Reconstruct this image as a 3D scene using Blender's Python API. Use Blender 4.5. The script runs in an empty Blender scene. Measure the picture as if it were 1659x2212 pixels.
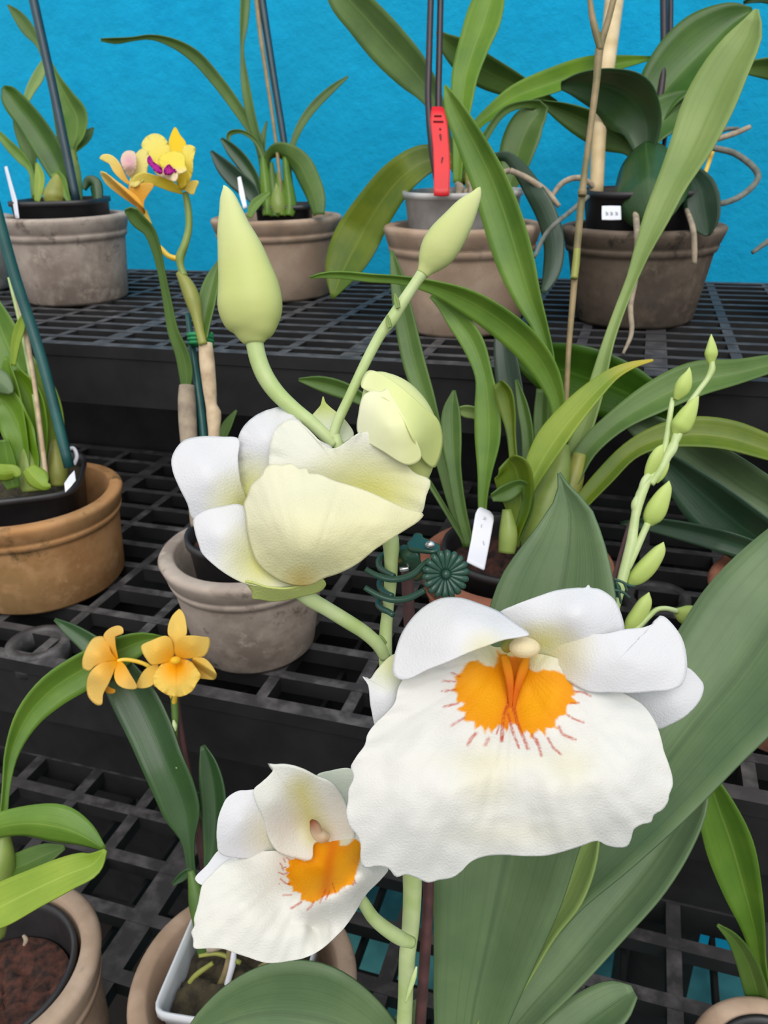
import bpy, math, random
import numpy as np
from mathutils import Vector, Matrix, noise as mnoise

random.seed(7)
rng = np.random.default_rng(7)
sc = bpy.context.scene
col = sc.collection

# ------------------------------------------------------------------ camera, sky, sun, exposure
F = 1700.0
CX, CY = 829.5, 1106.0
CAM = Vector((0, 0, 1.45))
_x = Vector((5800, -640, -1700 * -1)).normalized()          # camera coords: x right, y up, z towards the viewer
_u = Vector((-.0238, .9063, .4226))
_u = (_u - _x * _u.dot(_x)).normalized()
_y = _u.cross(_x)
R = Matrix((_x, _y, _u))                                     # camera -> world
cam_d = bpy.data.cameras.new('camera')
cam_d.sensor_fit = 'VERTICAL'
cam_d.sensor_height = 36.0
cam_d.lens = F / 2212 * 36.0
cam_d.clip_start = .01
cam_d.dof.use_dof = True
cam_d.dof.focus_distance = .31
cam_d.dof.aperture_fstop = 26
cam = bpy.data.objects.new('camera', cam_d)
cam.matrix_world = Matrix.Translation(CAM) @ R.to_4x4()
col.objects.link(cam)
sc.camera = cam

sc.view_settings.view_transform = 'Standard'
sc.view_settings.look = 'None'
sc.view_settings.gamma = 1
sc.view_settings.use_curve_mapping = False
sc.view_settings.exposure = 0.06

w = bpy.data.worlds.new('greenhouse_daylight')
sc.world = w
w.use_nodes = True
nt = w.node_tree
bg = nt.nodes['Background']
tc = nt.nodes.new('ShaderNodeTexCoord')
sx = nt.nodes.new('ShaderNodeSeparateXYZ')
mr = nt.nodes.new('ShaderNodeMapRange')
mr.inputs[1].default_value = -.30
mr.inputs[2].default_value = .30
rm = nt.nodes.new('ShaderNodeValToRGB')
rm.color_ramp.elements[0].color = (.16, .16, .17, 1)
rm.color_ramp.elements[1].color = (1, 1, 1, 1)
nt.links.new(tc.outputs['Generated'], sx.inputs[0])
nt.links.new(sx.outputs['Z'], mr.inputs[0])
nt.links.new(mr.outputs[0], rm.inputs[0])
nt.links.new(rm.outputs[0], bg.inputs[0])
bg.inputs[1].default_value = .95

sun_d = bpy.data.lights.new('sun', 'SUN')
sun_d.energy = 1.9
sun_d.angle = math.radians(50)
sun_d.color = (1, .985, .95)
sun = bpy.data.objects.new('sun', sun_d)
sun.rotation_euler = Vector((.28, -.80, 1.0)).to_track_quat('Z', 'Y').to_euler()
col.objects.link(sun)

# ------------------------------------------------------------------ pixel <-> place
def ray(px, py):
    return R @ Vector(((px - CX) / F, (CY - py) / F, -1.0))
def W(px, py, t):
    return CAM + ray(px, py) * t
def onplane(px, py, z):
    r = ray(px, py)
    return CAM + r * ((z - CAM.z) / r.z)
def proj(p):
    v = R.transposed() @ (p - CAM)
    return CX + F * v.x / -v.z, CY - F * v.y / -v.z, -v.z
_nv = R.transposed() @ Vector((0, 0, -1))
NAD = (CX + F * _nv.x / -_nv.z, CY - F * _nv.y / -_nv.z)
Z1, Z2, Z3 = CAM.z - .175, CAM.z - .39, CAM.z - .61
Y1, Y2 = onplane(400, 757, Z1).y, onplane(400, 1497, Z2).y
YW = onplane(700, 590, Z1).y

# ------------------------------------------------------------------ materials
def lin(c):
    return tuple(((v / 255) / 12.92 if v / 255 <= .04045 else ((v / 255 + .055) / 1.055) ** 2.4) for v in c) + (1,)
def newmat(name):
    m = bpy.data.materials.new(name)
    m.use_nodes = True
    return m, m.node_tree, m.node_tree.nodes['Principled BSDF']
def N(nt, t, **kw):
    n = nt.nodes.new(t)
    for k, v in kw.items():
        setattr(n, k, v)
    return n
def mixc(nt, a, b, fac):
    m = N(nt, 'ShaderNodeMix', data_type='RGBA')
    for i, v in ((6, a), (7, b)):
        if isinstance(v, tuple):
            m.inputs[i].default_value = v
        else:
            nt.links.new(v, m.inputs[i])
    if isinstance(fac, float):
        m.inputs[0].default_value = fac
    else:
        nt.links.new(fac, m.inputs[0])
    return m.outputs[2]
def noise(nt, scale, detail=3, coord='Object', rough=.55):
    t = N(nt, 'ShaderNodeTexCoord')
    n = N(nt, 'ShaderNodeTexNoise')
    n.inputs['Scale'].default_value = scale
    n.inputs['Detail'].default_value = detail
    n.inputs['Roughness'].default_value = rough
    nt.links.new(t.outputs[coord], n.inputs['Vector'])
    return n
def ramp(nt, src, a, b):
    r = N(nt, 'ShaderNodeMapRange', clamp=True)
    r.inputs[1].default_value = a
    r.inputs[2].default_value = b
    nt.links.new(src, r.inputs[0])
    return r.outputs[0]
def bump(nt, bsdf, h, strength, dist=.001):
    b = N(nt, 'ShaderNodeBump')
    b.inputs['Strength'].default_value = strength
    b.inputs['Distance'].default_value = dist
    nt.links.new(h, b.inputs['Height'])
    nt.links.new(b.outputs[0], bsdf.inputs['Normal'])
def simple(name, c, c2=None, rough=.5, scale=30, bmp=0., spec=.5, metallic=0.):
    m, nt, b = newmat(name)
    b.inputs['Roughness'].default_value = rough
    b.inputs['Specular IOR Level'].default_value = spec
    b.inputs['Metallic'].default_value = metallic
    n = noise(nt, scale)
    nt.links.new(mixc(nt, lin(c), lin(c2 or c), ramp(nt, n.outputs[0], .35, .65)), b.inputs['Base Color'])
    if bmp:
        bump(nt, b, n.outputs[0], bmp, .002)
    return m
def translucent(m, nt, b, colour, amt):
    out = [n for n in nt.nodes if n.type == 'OUTPUT_MATERIAL'][0]
    tr = N(nt, 'ShaderNodeBsdfTranslucent')
    if isinstance(colour, tuple):
        tr.inputs[0].default_value = colour
    else:
        nt.links.new(colour, tr.inputs[0])
    mx = N(nt, 'ShaderNodeMixShader')
    mx.inputs[0].default_value = amt
    nt.links.new(b.outputs[0], mx.inputs[1])
    nt.links.new(tr.outputs[0], mx.inputs[2])
    nt.links.new(mx.outputs[0], out.inputs[0])
def leafmat(name, c1, c2, mid, rough=.42, trans=.22, tip=None):
    m, nt, b = newmat(name)
    uv = N(nt, 'ShaderNodeUVMap')
    s = N(nt, 'ShaderNodeSeparateXYZ')
    nt.links.new(uv.outputs[0], s.inputs[0])
    n = noise(nt, 22, 4)
    base = mixc(nt, lin(c1), lin(c2), ramp(nt, n.outputs[0], .35, .65))
    # fine lengthwise veins
    mp = N(nt, 'ShaderNodeMapping')
    mp.inputs['Scale'].default_value = (2, 46, 1)
    nt.links.new(uv.outputs[0], mp.inputs[0])
    vn = N(nt, 'ShaderNodeTexNoise')
    vn.inputs['Scale'].default_value = 1.0
    vn.inputs['Detail'].default_value = 2
    nt.links.new(mp.outputs[0], vn.inputs['Vector'])
    dark = tuple(v * .80 for v in lin(c2)[:3]) + (1,)
    vf = N(nt, 'ShaderNodeMath', operation='MULTIPLY')
    nt.links.new(ramp(nt, vn.outputs[0], .5, .7), vf.inputs[0])
    vf.inputs[1].default_value = .45
    base = mixc(nt, base, dark, vf.outputs[0])
    # midrib and pale margin
    d = N(nt, 'ShaderNodeMath', operation='SUBTRACT')
    nt.links.new(s.outputs[1], d.inputs[0])
    d.inputs[1].default_value = .5
    a = N(nt, 'ShaderNodeMath', operation='ABSOLUTE')
    nt.links.new(d.outputs[0], a.inputs[0])
    mf = ramp(nt, a.outputs[0], .035, .008)
    mq = N(nt, 'ShaderNodeMath', operation='MULTIPLY')
    nt.links.new(mf, mq.inputs[0])
    mq.inputs[1].default_value = .55
    base = mixc(nt, base, lin(mid), mq.outputs[0])
    if tip:
        base = mixc(nt, base, lin(tip), ramp(nt, s.outputs[0], .22, .0))
    nt.links.new(base, b.inputs['Base Color'])
    b.inputs['Roughness'].default_value = rough
    bump(nt, b, vn.outputs[0], .25, .0006)
    translucent(m, nt, b, base, trans)
    return m
def petalmat(name, trans=.3, rough=.6, bscale=55., bs=.35):
    m, nt, b = newmat(name)
    at = N(nt, 'ShaderNodeVertexColor', layer_name='Col')
    nt.links.new(at.outputs[0], b.inputs['Base Color'])
    b.inputs['Roughness'].default_value = rough
    b.inputs['Specular IOR Level'].default_value = .25
    uv = N(nt, 'ShaderNodeUVMap')
    n = N(nt, 'ShaderNodeTexNoise')
    n.inputs['Scale'].default_value = bscale
    n.inputs['Detail'].default_value = 3
    nt.links.new(uv.outputs[0], n.inputs['Vector'])
    n2 = noise(nt, 40, 3)
    ad = N(nt, 'ShaderNodeMath', operation='MULTIPLY_ADD')
    nt.links.new(n2.outputs[0], ad.inputs[0])
    ad.inputs[1].default_value = 3.0
    nt.links.new(n.outputs[0], ad.inputs[2])
    bump(nt, b, ad.outputs[0], bs, .0009)
    translucent(m, nt, b, at.outputs[0], trans)
    return m

def claymat(name, c1, c2, c3, dust):
    m, nt, b = newmat(name)
    n1 = noise(nt, 14, 5)
    n2 = noise(nt, 60, 4)
    n3 = noise(nt, 5, 3)
    c = mixc(nt, lin(c1), lin(c2), ramp(nt, n1.outputs[0], .43, .58))
    c = mixc(nt, c, lin(c3), ramp(nt, n3.outputs[0], .5, .72))
    f = N(nt, 'ShaderNodeMath', operation='MULTIPLY')
    nt.links.new(ramp(nt, n2.outputs[0], .45, .7), f.inputs[0])
    f.inputs[1].default_value = .5
    c = mixc(nt, c, lin(dust), f.outputs[0])
    n4 = noise(nt, 24, 6, rough=.7)                          # mineral bloom and damp stains
    c = mixc(nt, c, lin(dust), ramp(nt, n4.outputs[0], .60, .72))
    c = mixc(nt, c, tuple(v * .55 for v in lin(c3)[:3]) + (1,), ramp(nt, n4.outputs[0], .42, .32))
    nt.links.new(c, b.inputs['Base Color'])
    b.inputs['Roughness'].default_value = .9
    b.inputs['Specular IOR Level'].default_value = .2
    bump(nt, b, n2.outputs[0], .5, .0012)
    return m

M = {}
M['lime'] = leafmat('leaf_lime', (150, 174, 58), (124, 156, 42), (170, 190, 85))
M['bright'] = leafmat('leaf_bright', (112, 148, 50), (88, 128, 38), (136, 164, 72))
M['mid'] = leafmat('leaf_mid', (92, 124, 52), (72, 104, 38), (112, 140, 66))
M['dark'] = leafmat('leaf_dark', (56, 88, 44), (44, 74, 40), (66, 98, 58), rough=.33, trans=.12)
M['deep'] = leafmat('leaf_deep', (44, 72, 50), (36, 60, 42), (58, 86, 62), rough=.33, trans=.08)
M['vivid'] = leafmat('leaf_vivid', (74, 116, 28), (58, 98, 24), (92, 132, 44), rough=.35, trans=.3)
M['vividlime'] = leafmat('leaf_vivid_lime', (118, 156, 36), (98, 140, 28), (134, 168, 60), rough=.38, trans=.3)
M['grey'] = leafmat('leaf_grey', (104, 128, 86), (86, 112, 74), (72, 96, 62), rough=.5, trans=.12)
M['olive'] = leafmat('leaf_olive', (118, 136, 26), (84, 114, 22), (138, 150, 50), trans=.3)
M['tipped'] = leafmat('leaf_lime_tipped', (150, 170, 62), (124, 152, 48), (172, 186, 96), tip=(200, 180, 60))
M['pale'] = leafmat('leaf_pale', (150, 172, 100), (132, 158, 84), (118, 146, 78), rough=.5)
M['petal'] = petalmat('white_petal')
M['yellow_petal'] = petalmat('yellow_petal', trans=.35)
M['bud'] = petalmat('bud_skin', trans=.1, rough=.45, bscale=12, bs=.12)
M['stem'] = simple('stem_green', (190, 205, 150), (168, 188, 118), .42, 60, .1)
M['stem_dark'] = simple('stem_dark_green', (92, 122, 52), (74, 104, 44), .5, 60)
M['stem_purple'] = simple('stem_purple', (52, 34, 44), (38, 28, 34), .4, 60)
M['stem_tan'] = simple('stem_tan', (150, 128, 92), (112, 104, 66), .55, 60)
M['cane_dry'] = simple('dry_cane', (206, 184, 152), (172, 148, 120), .75, 90, .3)
M['cane_grey'] = simple('grey_cane', (160, 146, 126), (132, 118, 104), .8, 90, .3)
M['bulb'] = simple('pseudobulb_green', (132, 150, 72), (112, 132, 56), .45, 40)
M['bulb_y'] = simple('pseudobulb_olive', (150, 150, 70), (126, 132, 58), .45, 40)
M['root'] = simple('aerial_root', (176, 160, 136), (140, 128, 112), .85, 120, .3)
M['root_grey'] = simple('aerial_root_grey', (122, 124, 116), (96, 100, 92), .85, 120, .3)
M['stake_green'] = simple('stake_teal', (34, 92, 88), (26, 74, 74), .4, 40)
M['stake_navy'] = simple('stake_navy', (40, 66, 78), (30, 52, 62), .4, 40)
M['stake_maroon'] = simple('stake_maroon', (92, 58, 58), (70, 44, 46), .5, 90, .2)
M['bamboo'] = simple('bamboo', (218, 196, 156), (194, 170, 126), .55, 40)
M['tie'] = simple('tie_green', (36, 140, 84), (28, 116, 70), .5, 60)
M['black'] = simple('black_plastic', (50, 48, 50), (38, 37, 40), .45, 50, .1)
M['clear'] = simple('smoky_plastic', (196, 194, 192), (150, 148, 146), .35, 30)
M['white_plastic'] = simple('white_plastic', (206, 208, 212), (190, 194, 200), .4, 20)
M['tag_white'] = simple('tag_white', (232, 232, 240), (222, 222, 232), .4, 20)
M['tag_red'] = simple('tag_red', (218, 24, 32), (208, 20, 28), .4, 20)
M['ink'] = simple('ink', (110, 14, 26), None, .6)
M['pencil'] = simple('pencil', (190, 190, 202), None, .6)
M['grey_ink'] = simple('grey_ink', (160, 160, 162), None, .6)
M['yellow_plastic'] = simple('yellow_plastic', (240, 200, 70), (226, 184, 60), .4)
M['clip'] = simple('clip_green', (50, 84, 70), (40, 70, 60), .2, 30, spec=.4)
M['steel'] = simple('steel', (200, 200, 204), None, .2, 10, metallic=.9)
M['bark'] = simple('bark', (86, 50, 40), (38, 27, 23), .95, 160, .6)
M['moss'] = simple('moss_bark', (70, 62, 42), (44, 38, 28), .95, 160, .6)
M['clay_grey'] = claymat('clay_grey', (172, 158, 148), (146, 132, 122), (120, 106, 98), (194, 182, 168))
M['clay_tan'] = claymat('clay_tan', (178, 154, 134), (150, 126, 106), (186, 166, 148), (156, 132, 112))
M['clay_orange'] = claymat('clay_orange', (186, 138, 92), (160, 116, 74), (140, 114, 76), (196, 154, 112))
M['clay_brown'] = claymat('clay_brown', (118, 104, 92), (94, 82, 72), (80, 72, 66), (134, 120, 104))
M['clay_red'] = claymat('clay_red', (150, 96, 76), (124, 78, 62), (136, 104, 88), (160, 116, 96))
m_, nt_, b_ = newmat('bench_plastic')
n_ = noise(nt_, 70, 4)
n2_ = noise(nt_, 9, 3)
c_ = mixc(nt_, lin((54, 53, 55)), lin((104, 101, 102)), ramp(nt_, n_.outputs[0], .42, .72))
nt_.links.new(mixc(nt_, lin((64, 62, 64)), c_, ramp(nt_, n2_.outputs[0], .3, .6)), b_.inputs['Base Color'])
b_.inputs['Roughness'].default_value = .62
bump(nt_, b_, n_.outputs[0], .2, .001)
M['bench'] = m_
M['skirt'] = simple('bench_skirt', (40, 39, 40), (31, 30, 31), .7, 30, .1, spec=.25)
m_, nt_, b_ = newmat('blue_wall')
n_ = noise(nt_, 26, 6, rough=.65)
n2_ = noise(nt_, 3, 2)
c_ = mixc(nt_, lin((14, 172, 222)), lin((6, 160, 212)), ramp(nt_, n_.outputs[0], .35, .65))
nt_.links.new(mixc(nt_, c_, lin((18, 162, 206)), ramp(nt_, n2_.outputs[0], .4, .7)), b_.inputs['Base Color'])
b_.inputs['Roughness'].default_value = .85
b_.inputs['Specular IOR Level'].default_value = .2
bump(nt_, b_, n_.outputs[0], .6, .006)
M['wall'] = m_
m_, nt_, b_ = newmat('floor_painted')
g_ = N(nt_, 'ShaderNodeNewGeometry')
x_ = N(nt_, 'ShaderNodeSeparateXYZ')
nt_.links.new(g_.outputs['Position'], x_.inputs[0])
n_ = noise(nt_, 7, 3)
c_ = mixc(nt_, lin((88, 160, 160)), lin((52, 104, 108)), ramp(nt_, n_.outputs[0], .4, .6))
nt_.links.new(mixc(nt_, lin((44, 40, 38)), c_, ramp(nt_, x_.outputs[0], -.50, -.46)), b_.inputs['Base Color'])
M['floor'] = m_

# ------------------------------------------------------------------ object helpers
def tag(o, label=None, cat=None, group=None, kind=None):
    if label: o['label'] = label
    if cat: o['category'] = cat
    if group: o['group'] = group
    if kind: o['kind'] = kind
    return o
def empty(name, loc, parent=None):
    o = bpy.data.objects.new(name, None)
    o.empty_display_size = .02
    col.objects.link(o)
    if parent:
        o.parent = parent
        o.location = Vector(loc) - origin(parent)
    else:
        o.location = loc
    return o
def origin(o):
    p = Vector((0, 0, 0))
    while o:
        p += o.location
        o = o.parent
    return p
def mesh(name, vs, fs, mat, parent=None, smooth=True, uv=None, cols=None, loc=None, thick=0.):
    """vs in world space; the object's origin is its parent's origin, or loc, or the lowest middle of the mesh"""
    me = bpy.data.meshes.new(name)
    vs = [Vector(v) for v in vs]
    if parent:
        o0 = origin(parent)
    elif loc is not None:
        o0 = Vector(loc)
    else:
        o0 = Vector((sum(v.x for v in vs) / len(vs), sum(v.y for v in vs) / len(vs), min(v.z for v in vs)))
    me.from_pydata([v - o0 for v in vs], [], fs)
    if smooth:
        me.polygons.foreach_set('use_smooth', [True] * len(me.polygons))
    if uv is not None:
        l = me.uv_layers.new(name='UVMap')
        l.data.foreach_set('uv', [c for lp in me.loops for c in uv[lp.vertex_index]])
    if cols is not None:
        a = me.color_attributes.new('Col', 'FLOAT_COLOR', 'POINT')
        a.data.foreach_set('color', np.asarray(cols, dtype=np.float32).ravel())
    me.materials.append(mat)
    me.update()
    o = bpy.data.objects.new(name, me)
    col.objects.link(o)
    if parent:
        o.parent = parent
    else:
        o.location = o0
    if thick:
        s = o.modifiers.new('thickness', 'SOLIDIFY')
        s.thickness = thick
        s.offset = 0
    return o

def crom(P, n, closed=False):
    """Catmull-Rom through the rows of P, n samples evenly by chord length"""
    P = np.asarray(P, float)
    m = len(P)
    if m == 2 and not closed:
        s = np.linspace(0, 1, n)[:, None]
        return P[0] * (1 - s) + P[1] * s
    d = np.linalg.norm((np.roll(P, -1, 0) - P)[:, :2], axis=1) ** .5
    out = []
    segs = m if closed else m - 1
    per = 12
    for i in range(segs):
        if closed:
            p0, p1, p2, p3 = P[(i - 1) % m], P[i], P[(i + 1) % m], P[(i + 2) % m]
            d0, d1, d2 = d[(i - 1) % m], d[i], d[(i + 1) % m]
        else:
            p1, p2 = P[i], P[i + 1]
            p0 = P[i - 1] if i else 2 * p1 - p2
            p3 = P[i + 2] if i + 2 < m else 2 * p2 - p1
            d1 = d[i]
            d0 = d[i - 1] if i else d1
            d2 = d[i + 1] if i + 2 < m else d1
        d0, d1, d2 = max(d0, 1e-6), max(d1, 1e-6), max(d2, 1e-6)
        m1 = ((p1 - p0) / d0 - (p2 - p0) / (d0 + d1) + (p2 - p1) / d1) * d1
        m2 = ((p2 - p1) / d1 - (p3 - p1) / (d1 + d2) + (p3 - p2) / d2) * d1
        for s in np.linspace(0, 1, per, endpoint=False):
            out.append((2 * s**3 - 3 * s**2 + 1) * p1 + (s**3 - 2 * s**2 + s) * m1 + (-2 * s**3 + 3 * s**2) * p2 + (s**3 - s**2) * m2)
    if not closed:
        out.append(P[-1])
    else:
        out.append(out[0])
    out = np.array(out)
    L = np.concatenate([[0], np.cumsum(np.linalg.norm(np.diff(out[:, :2], axis=0), axis=1))])
    q = np.linspace(0, L[-1], n + 1)[:-1] if closed else np.linspace(0, L[-1], n)
    return np.stack([np.interp(q, L, out[:, k]) for k in range(P.shape[1])], 1)

def depths(t, n):
    t = np.atleast_1d(np.asarray(t, float))
    return np.interp(np.linspace(0, 1, n), np.linspace(0, 1, len(t)), t)

def leaf(parent, mat, t, pts, tilt=.35, fold=.3, th=.0009, wav=0., name='leaf', label=None, twist=0., n=None):
    """pts: (x, y, half width) along the leaf, tip first or base first; t: distances along it"""
    n = n or max(16, min(40, 6 * len(pts)))
    A = crom(pts, n)
    T = depths(t, n)
    C = [W(a[0], a[1], tt) for a, tt in zip(A, T)]
    m = 9
    vs, uv = [], []
    ph = random.random() * 6
    for i in range(n):
        tan = (C[min(i + 1, n - 1)] - C[max(i - 1, 0)]).normalized()
        V = (C[i] - CAM).normalized()
        side = V.cross(tan)
        side = side.normalized() if side.length > 1e-4 else Vector((1, 0, 0))
        hw = max(A[i][2], .4) * T[i] / F
        tl = tilt + twist * (i / (n - 1) - .5)
        wv = side * hw + V * (hw * tl)
        nrm = wv.cross(tan).normalized()
        if nrm.dot(V) > 0:
            nrm = -nrm
        for j in range(m):
            s = 2 * j / (m - 1) - 1
            off = fold * hw * (.55 * abs(s) + .45 * s * s - .45)
            if wav:
                off += wav * hw * abs(s) ** 2 * math.sin(i / n * 21 + ph + s * 1.3)
            vs.append(C[i] + wv * s + nrm * off)
            uv.append((i / (n - 1), j / (m - 1)))
    fs = [(i * m + j, i * m + j + 1, (i + 1) * m + j + 1, (i + 1) * m + j) for i in range(n - 1) for j in range(m - 1)]
    o = mesh(name, vs, fs, M[mat], parent, uv=uv, thick=th)
    if label: o['label'] = label
    return o

def sweep(C, rad, seg=12, ridge=0., rn=3, squash=1.):
    n = len(C)
    vs, fs = [], []
    tan0 = (C[1] - C[0]).normalized()
    u = tan0.orthogonal().normalized()
    for i in range(n):
        tan = (C[min(i + 1, n - 1)] - C[max(i - 1, 0)]).normalized()
        u = (u - tan * u.dot(tan)).normalized()
        v = tan.cross(u)
        for k in range(seg):
            a = 2 * math.pi * k / seg
            r = rad[i] * (1 + ridge * math.cos(rn * a))
            vs.append(C[i] + u * (r * math.cos(a)) + v * (r * squash * math.sin(a)))
    for i in range(n - 1):
        for k in range(seg):
            k2 = (k + 1) % seg
            fs.append((i * seg + k, i * seg + k2, (i + 1) * seg + k2, (i + 1) * seg + k))
    vs += [C[0], C[-1]]
    a, b = len(vs) - 2, len(vs) - 1
    for k in range(seg):
        k2 = (k + 1) % seg
        fs.append((a, k2, k))
        fs.append((b, (n - 1) * seg + k, (n - 1) * seg + k2))
    return vs, fs

def tube(parent, name, mat, t, pts, seg=12, label=None, n=None, wob=0.):
    """pts: (x, y, radius in px)"""
    n = n or max(8, 6 * len(pts))
    A = crom(pts, n)
    T = depths(t, n)
    C = [W(a[0], a[1], tt) for a, tt in zip(A, T)]
    vs, fs = sweep(C, [max(a[2], .3) * tt / F for a, tt in zip(A, T)], seg)
    o = mesh(name, vs, fs, M[mat] if isinstance(mat, str) else mat, parent)
    if label: o['label'] = label
    return o

def bud(parent, name, t, pts, c_base, c_tip, ridge=.05, rn=3, seg=36, label=None, mat='bud', ramp_at=.6, n=None):
    n = n or max(30, 7 * len(pts))
    A = crom(pts, n)
    T = depths(t, n)
    C = [W(a[0], a[1], tt) for a, tt in zip(A, T)]
    vs, fs = sweep(C, [max(a[2], .3) * tt / F for a, tt in zip(A, T)], seg, ridge, rn)
    cols, uv = [], []
    a, b = np.array(lin(c_tip)), np.array(lin(c_base))
    for i in range(n):
        f = min(1, (i / (n - 1)) / ramp_at)
        for k in range(seg):
            g = .5 + .5 * math.cos(rn * 2 * math.pi * k / seg)
            c = a * (1 - f) + b * f
            cols.append(c * (.94 + .06 * g))
            uv.append((i / n * 2, k / seg))
    cols += [a, b]
    uv += [(0, 0), (1, 0)]
    cols = np.array(cols)
    cols[:, 3] = 1
    o = mesh(name, vs, fs, M[mat], parent, uv=uv, cols=cols)
    if label: o['label'] = label
    return o

def rbf(ctrl):
    """thin-plate depth through control points (x, y, depth)"""
    P = np.array([c[:2] for c in ctrl], float) / 400.
    z = np.array([c[2] for c in ctrl], float)
    k = len(P)
    def phi(r):
        return np.where(r > 1e-9, r * r * np.log(np.maximum(r, 1e-9)), 0)
    K = phi(np.linalg.norm(P[:, None] - P[None], axis=2)) + np.eye(k) * 1e-4
    A = np.zeros((k + 3, k + 3))
    A[:k, :k] = K
    A[:k, k] = 1
    A[:k, k + 1:] = P
    A[k:, :k] = A[:k, k:].T
    z0 = z.mean()
    sol = np.linalg.lstsq(A, np.concatenate([z - z0, np.zeros(3)]), rcond=1e-9)[0]
    sol[k] += z0
    lo, hi = z.min() - .004, z.max() + .004
    def f(X):
        X = np.asarray(X, float) / 400.
        r = np.linalg.norm(X[:, None] - P[None], axis=2)
        return np.clip(phi(r) @ sol[:k] + sol[k] + X @ sol[k + 1:], lo, hi)
    return f

def petal(parent, name, mat, outline, ctrl, view=(0, 0, 1.), center=None, rings=18, m=110, th=.0007, ruf=0., rfreq=13, pig=None, label=None, gpow=1., wr=.0006, lin_edge=False, base=None):
    """a thin curved petal: outline and depth points in a crop (ox, oy, scale) of the frame; pig(X, r) -> colours"""
    ox, oy, s = view
    O = linedge(outline, m) if lin_edge else crom(outline, m, closed=True)
    c = np.array(center if center else O.mean(0), float)
    dep = rbf([(x, y, d) for x, y, d in ctrl])
    X, Rr = [c[None]], [np.zeros(1)]
    for k in range(1, rings + 1):
        g = (k / rings) ** gpow
        X.append(c + (O - c) * g)
        Rr.append(np.full(m, g))
    X, Rr = np.concatenate(X), np.concatenate(Rr)
    D = dep(X)
    if ruf:
        ang = np.arctan2(X[:, 1] - c[1], X[:, 0] - c[0])
        D = D + ruf * Rr**5 * (np.sin(rfreq * ang + 1.3) + .6 * np.sin(round(rfreq * 2.3) * ang + .7))
    if wr:                                                   # soft creases, and ribs fanning out from the petal's base
        for q in range(len(X)):
            px_, py_ = X[q] * s / 60.
            D[q] += wr * (1.1 * mnoise.noise(Vector((px_, py_, c[0] * .37))) + .18 * mnoise.noise(Vector((px_ * 2.6, py_ * 2.6, c[1] * .37))))
            if base:
                bx_, by_ = X[q, 0] - base[0], X[q, 1] - base[1]
                a = math.atan2(bx_, -by_)
                D[q] += wr * min(1, max(0, math.hypot(bx_, by_) * s / 130. - .45)) * (.9 * mnoise.noise(Vector((a * 5, c[0], 1))) + .5 * mnoise.noise(Vector((a * 13, c[0], 2))))
    vs = [W(ox + x * s, oy + y * s, d) for (x, y), d in zip(X, D)]
    fs = [(0, 1 + k, 1 + (k + 1) % m) for k in range(m)]
    for r in range(rings - 1):
        a, b = 1 + r * m, 1 + (r + 1) * m
        fs += [(a + k, b + k, b + (k + 1) % m, a + (k + 1) % m) for k in range(m)]
    if pig is None:
        pig = (236, 237, 236)
    if isinstance(pig, tuple):
        cols = np.tile(np.array(lin(pig)), (len(X), 1))
    else:
        cols = pig(X, Rr)
    uv = [((x - c[0]) * s / 260., (y - c[1]) * s / 260.) for x, y in X]
    o = mesh(name, vs, fs, M[mat], parent, uv=uv, cols=cols, thick=th)
    if label: o['label'] = label
    return o

def linedge(P, m):
    P = np.array(list(P) + [P[0]], float)
    L = np.concatenate([[0], np.cumsum(np.linalg.norm(np.diff(P, axis=0), axis=1))])
    q = np.linspace(0, L[-1], m + 1)[:-1]
    return np.stack([np.interp(q, L, P[:, 0]), np.interp(q, L, P[:, 1])], 1)

def blend(c0, c1, f):
    a, b = np.array(lin(c0)), np.array(lin(c1))
    f = np.clip(np.asarray(f), 0, 1)[:, None]
    return a * (1 - f) + b * f

def radial(c0, c1, at, r0, r1):
    """pigment from c0 near the point `at` to c1 away from it"""
    return lambda X, Rr: blend(c0, c1, (np.linalg.norm(X - np.array(at), axis=1) - r0) / (r1 - r0))

def box(vs, fs, x0, x1, y0, y1, z0, z1):
    b = len(vs)
    vs += [(x, y, z) for z in (z0, z1) for y in (y0, y1) for x in (x0, x1)]
    fs += [tuple(b + i for i in q) for q in ((0, 2, 3, 1), (4, 5, 7, 6), (0, 1, 5, 4), (2, 6, 7, 3), (0, 4, 6, 2), (1, 3, 7, 5))]

def lathe(prof, ctr, seg=72, sq=0, rot=0., wob=0.):
    """profile (r, z) about the vertical through ctr; sq > 2 squares it off"""
    vs, fs = [], []
    for i, (r, z) in enumerate(prof):
        for k in range(seg):
            a = 2 * math.pi * k / seg
            rr = r
            if sq:
                rr = r / ((abs(math.cos(a)) ** sq + abs(math.sin(a)) ** sq) ** (1 / sq))
            if wob:
                rr *= 1 + wob * mnoise.noise(Vector((math.cos(a) * 2, math.sin(a) * 2, z * 30 + ctr[0] * 9)))
            vs.append(Vector((ctr[0] + rr * math.cos(a + rot), ctr[1] + rr * math.sin(a + rot), ctr[2] + z)))
    n = len(prof)
    for i in range(n - 1):
        for k in range(seg):
            k2 = (k + 1) % seg
            fs.append((i * seg + k, i * seg + k2, (i + 1) * seg + k2, (i + 1) * seg + k))
    fs.append(tuple(reversed(range(seg))))
    fs.append(tuple((n - 1) * seg + k for k in range(seg)))
    return vs, fs

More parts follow.
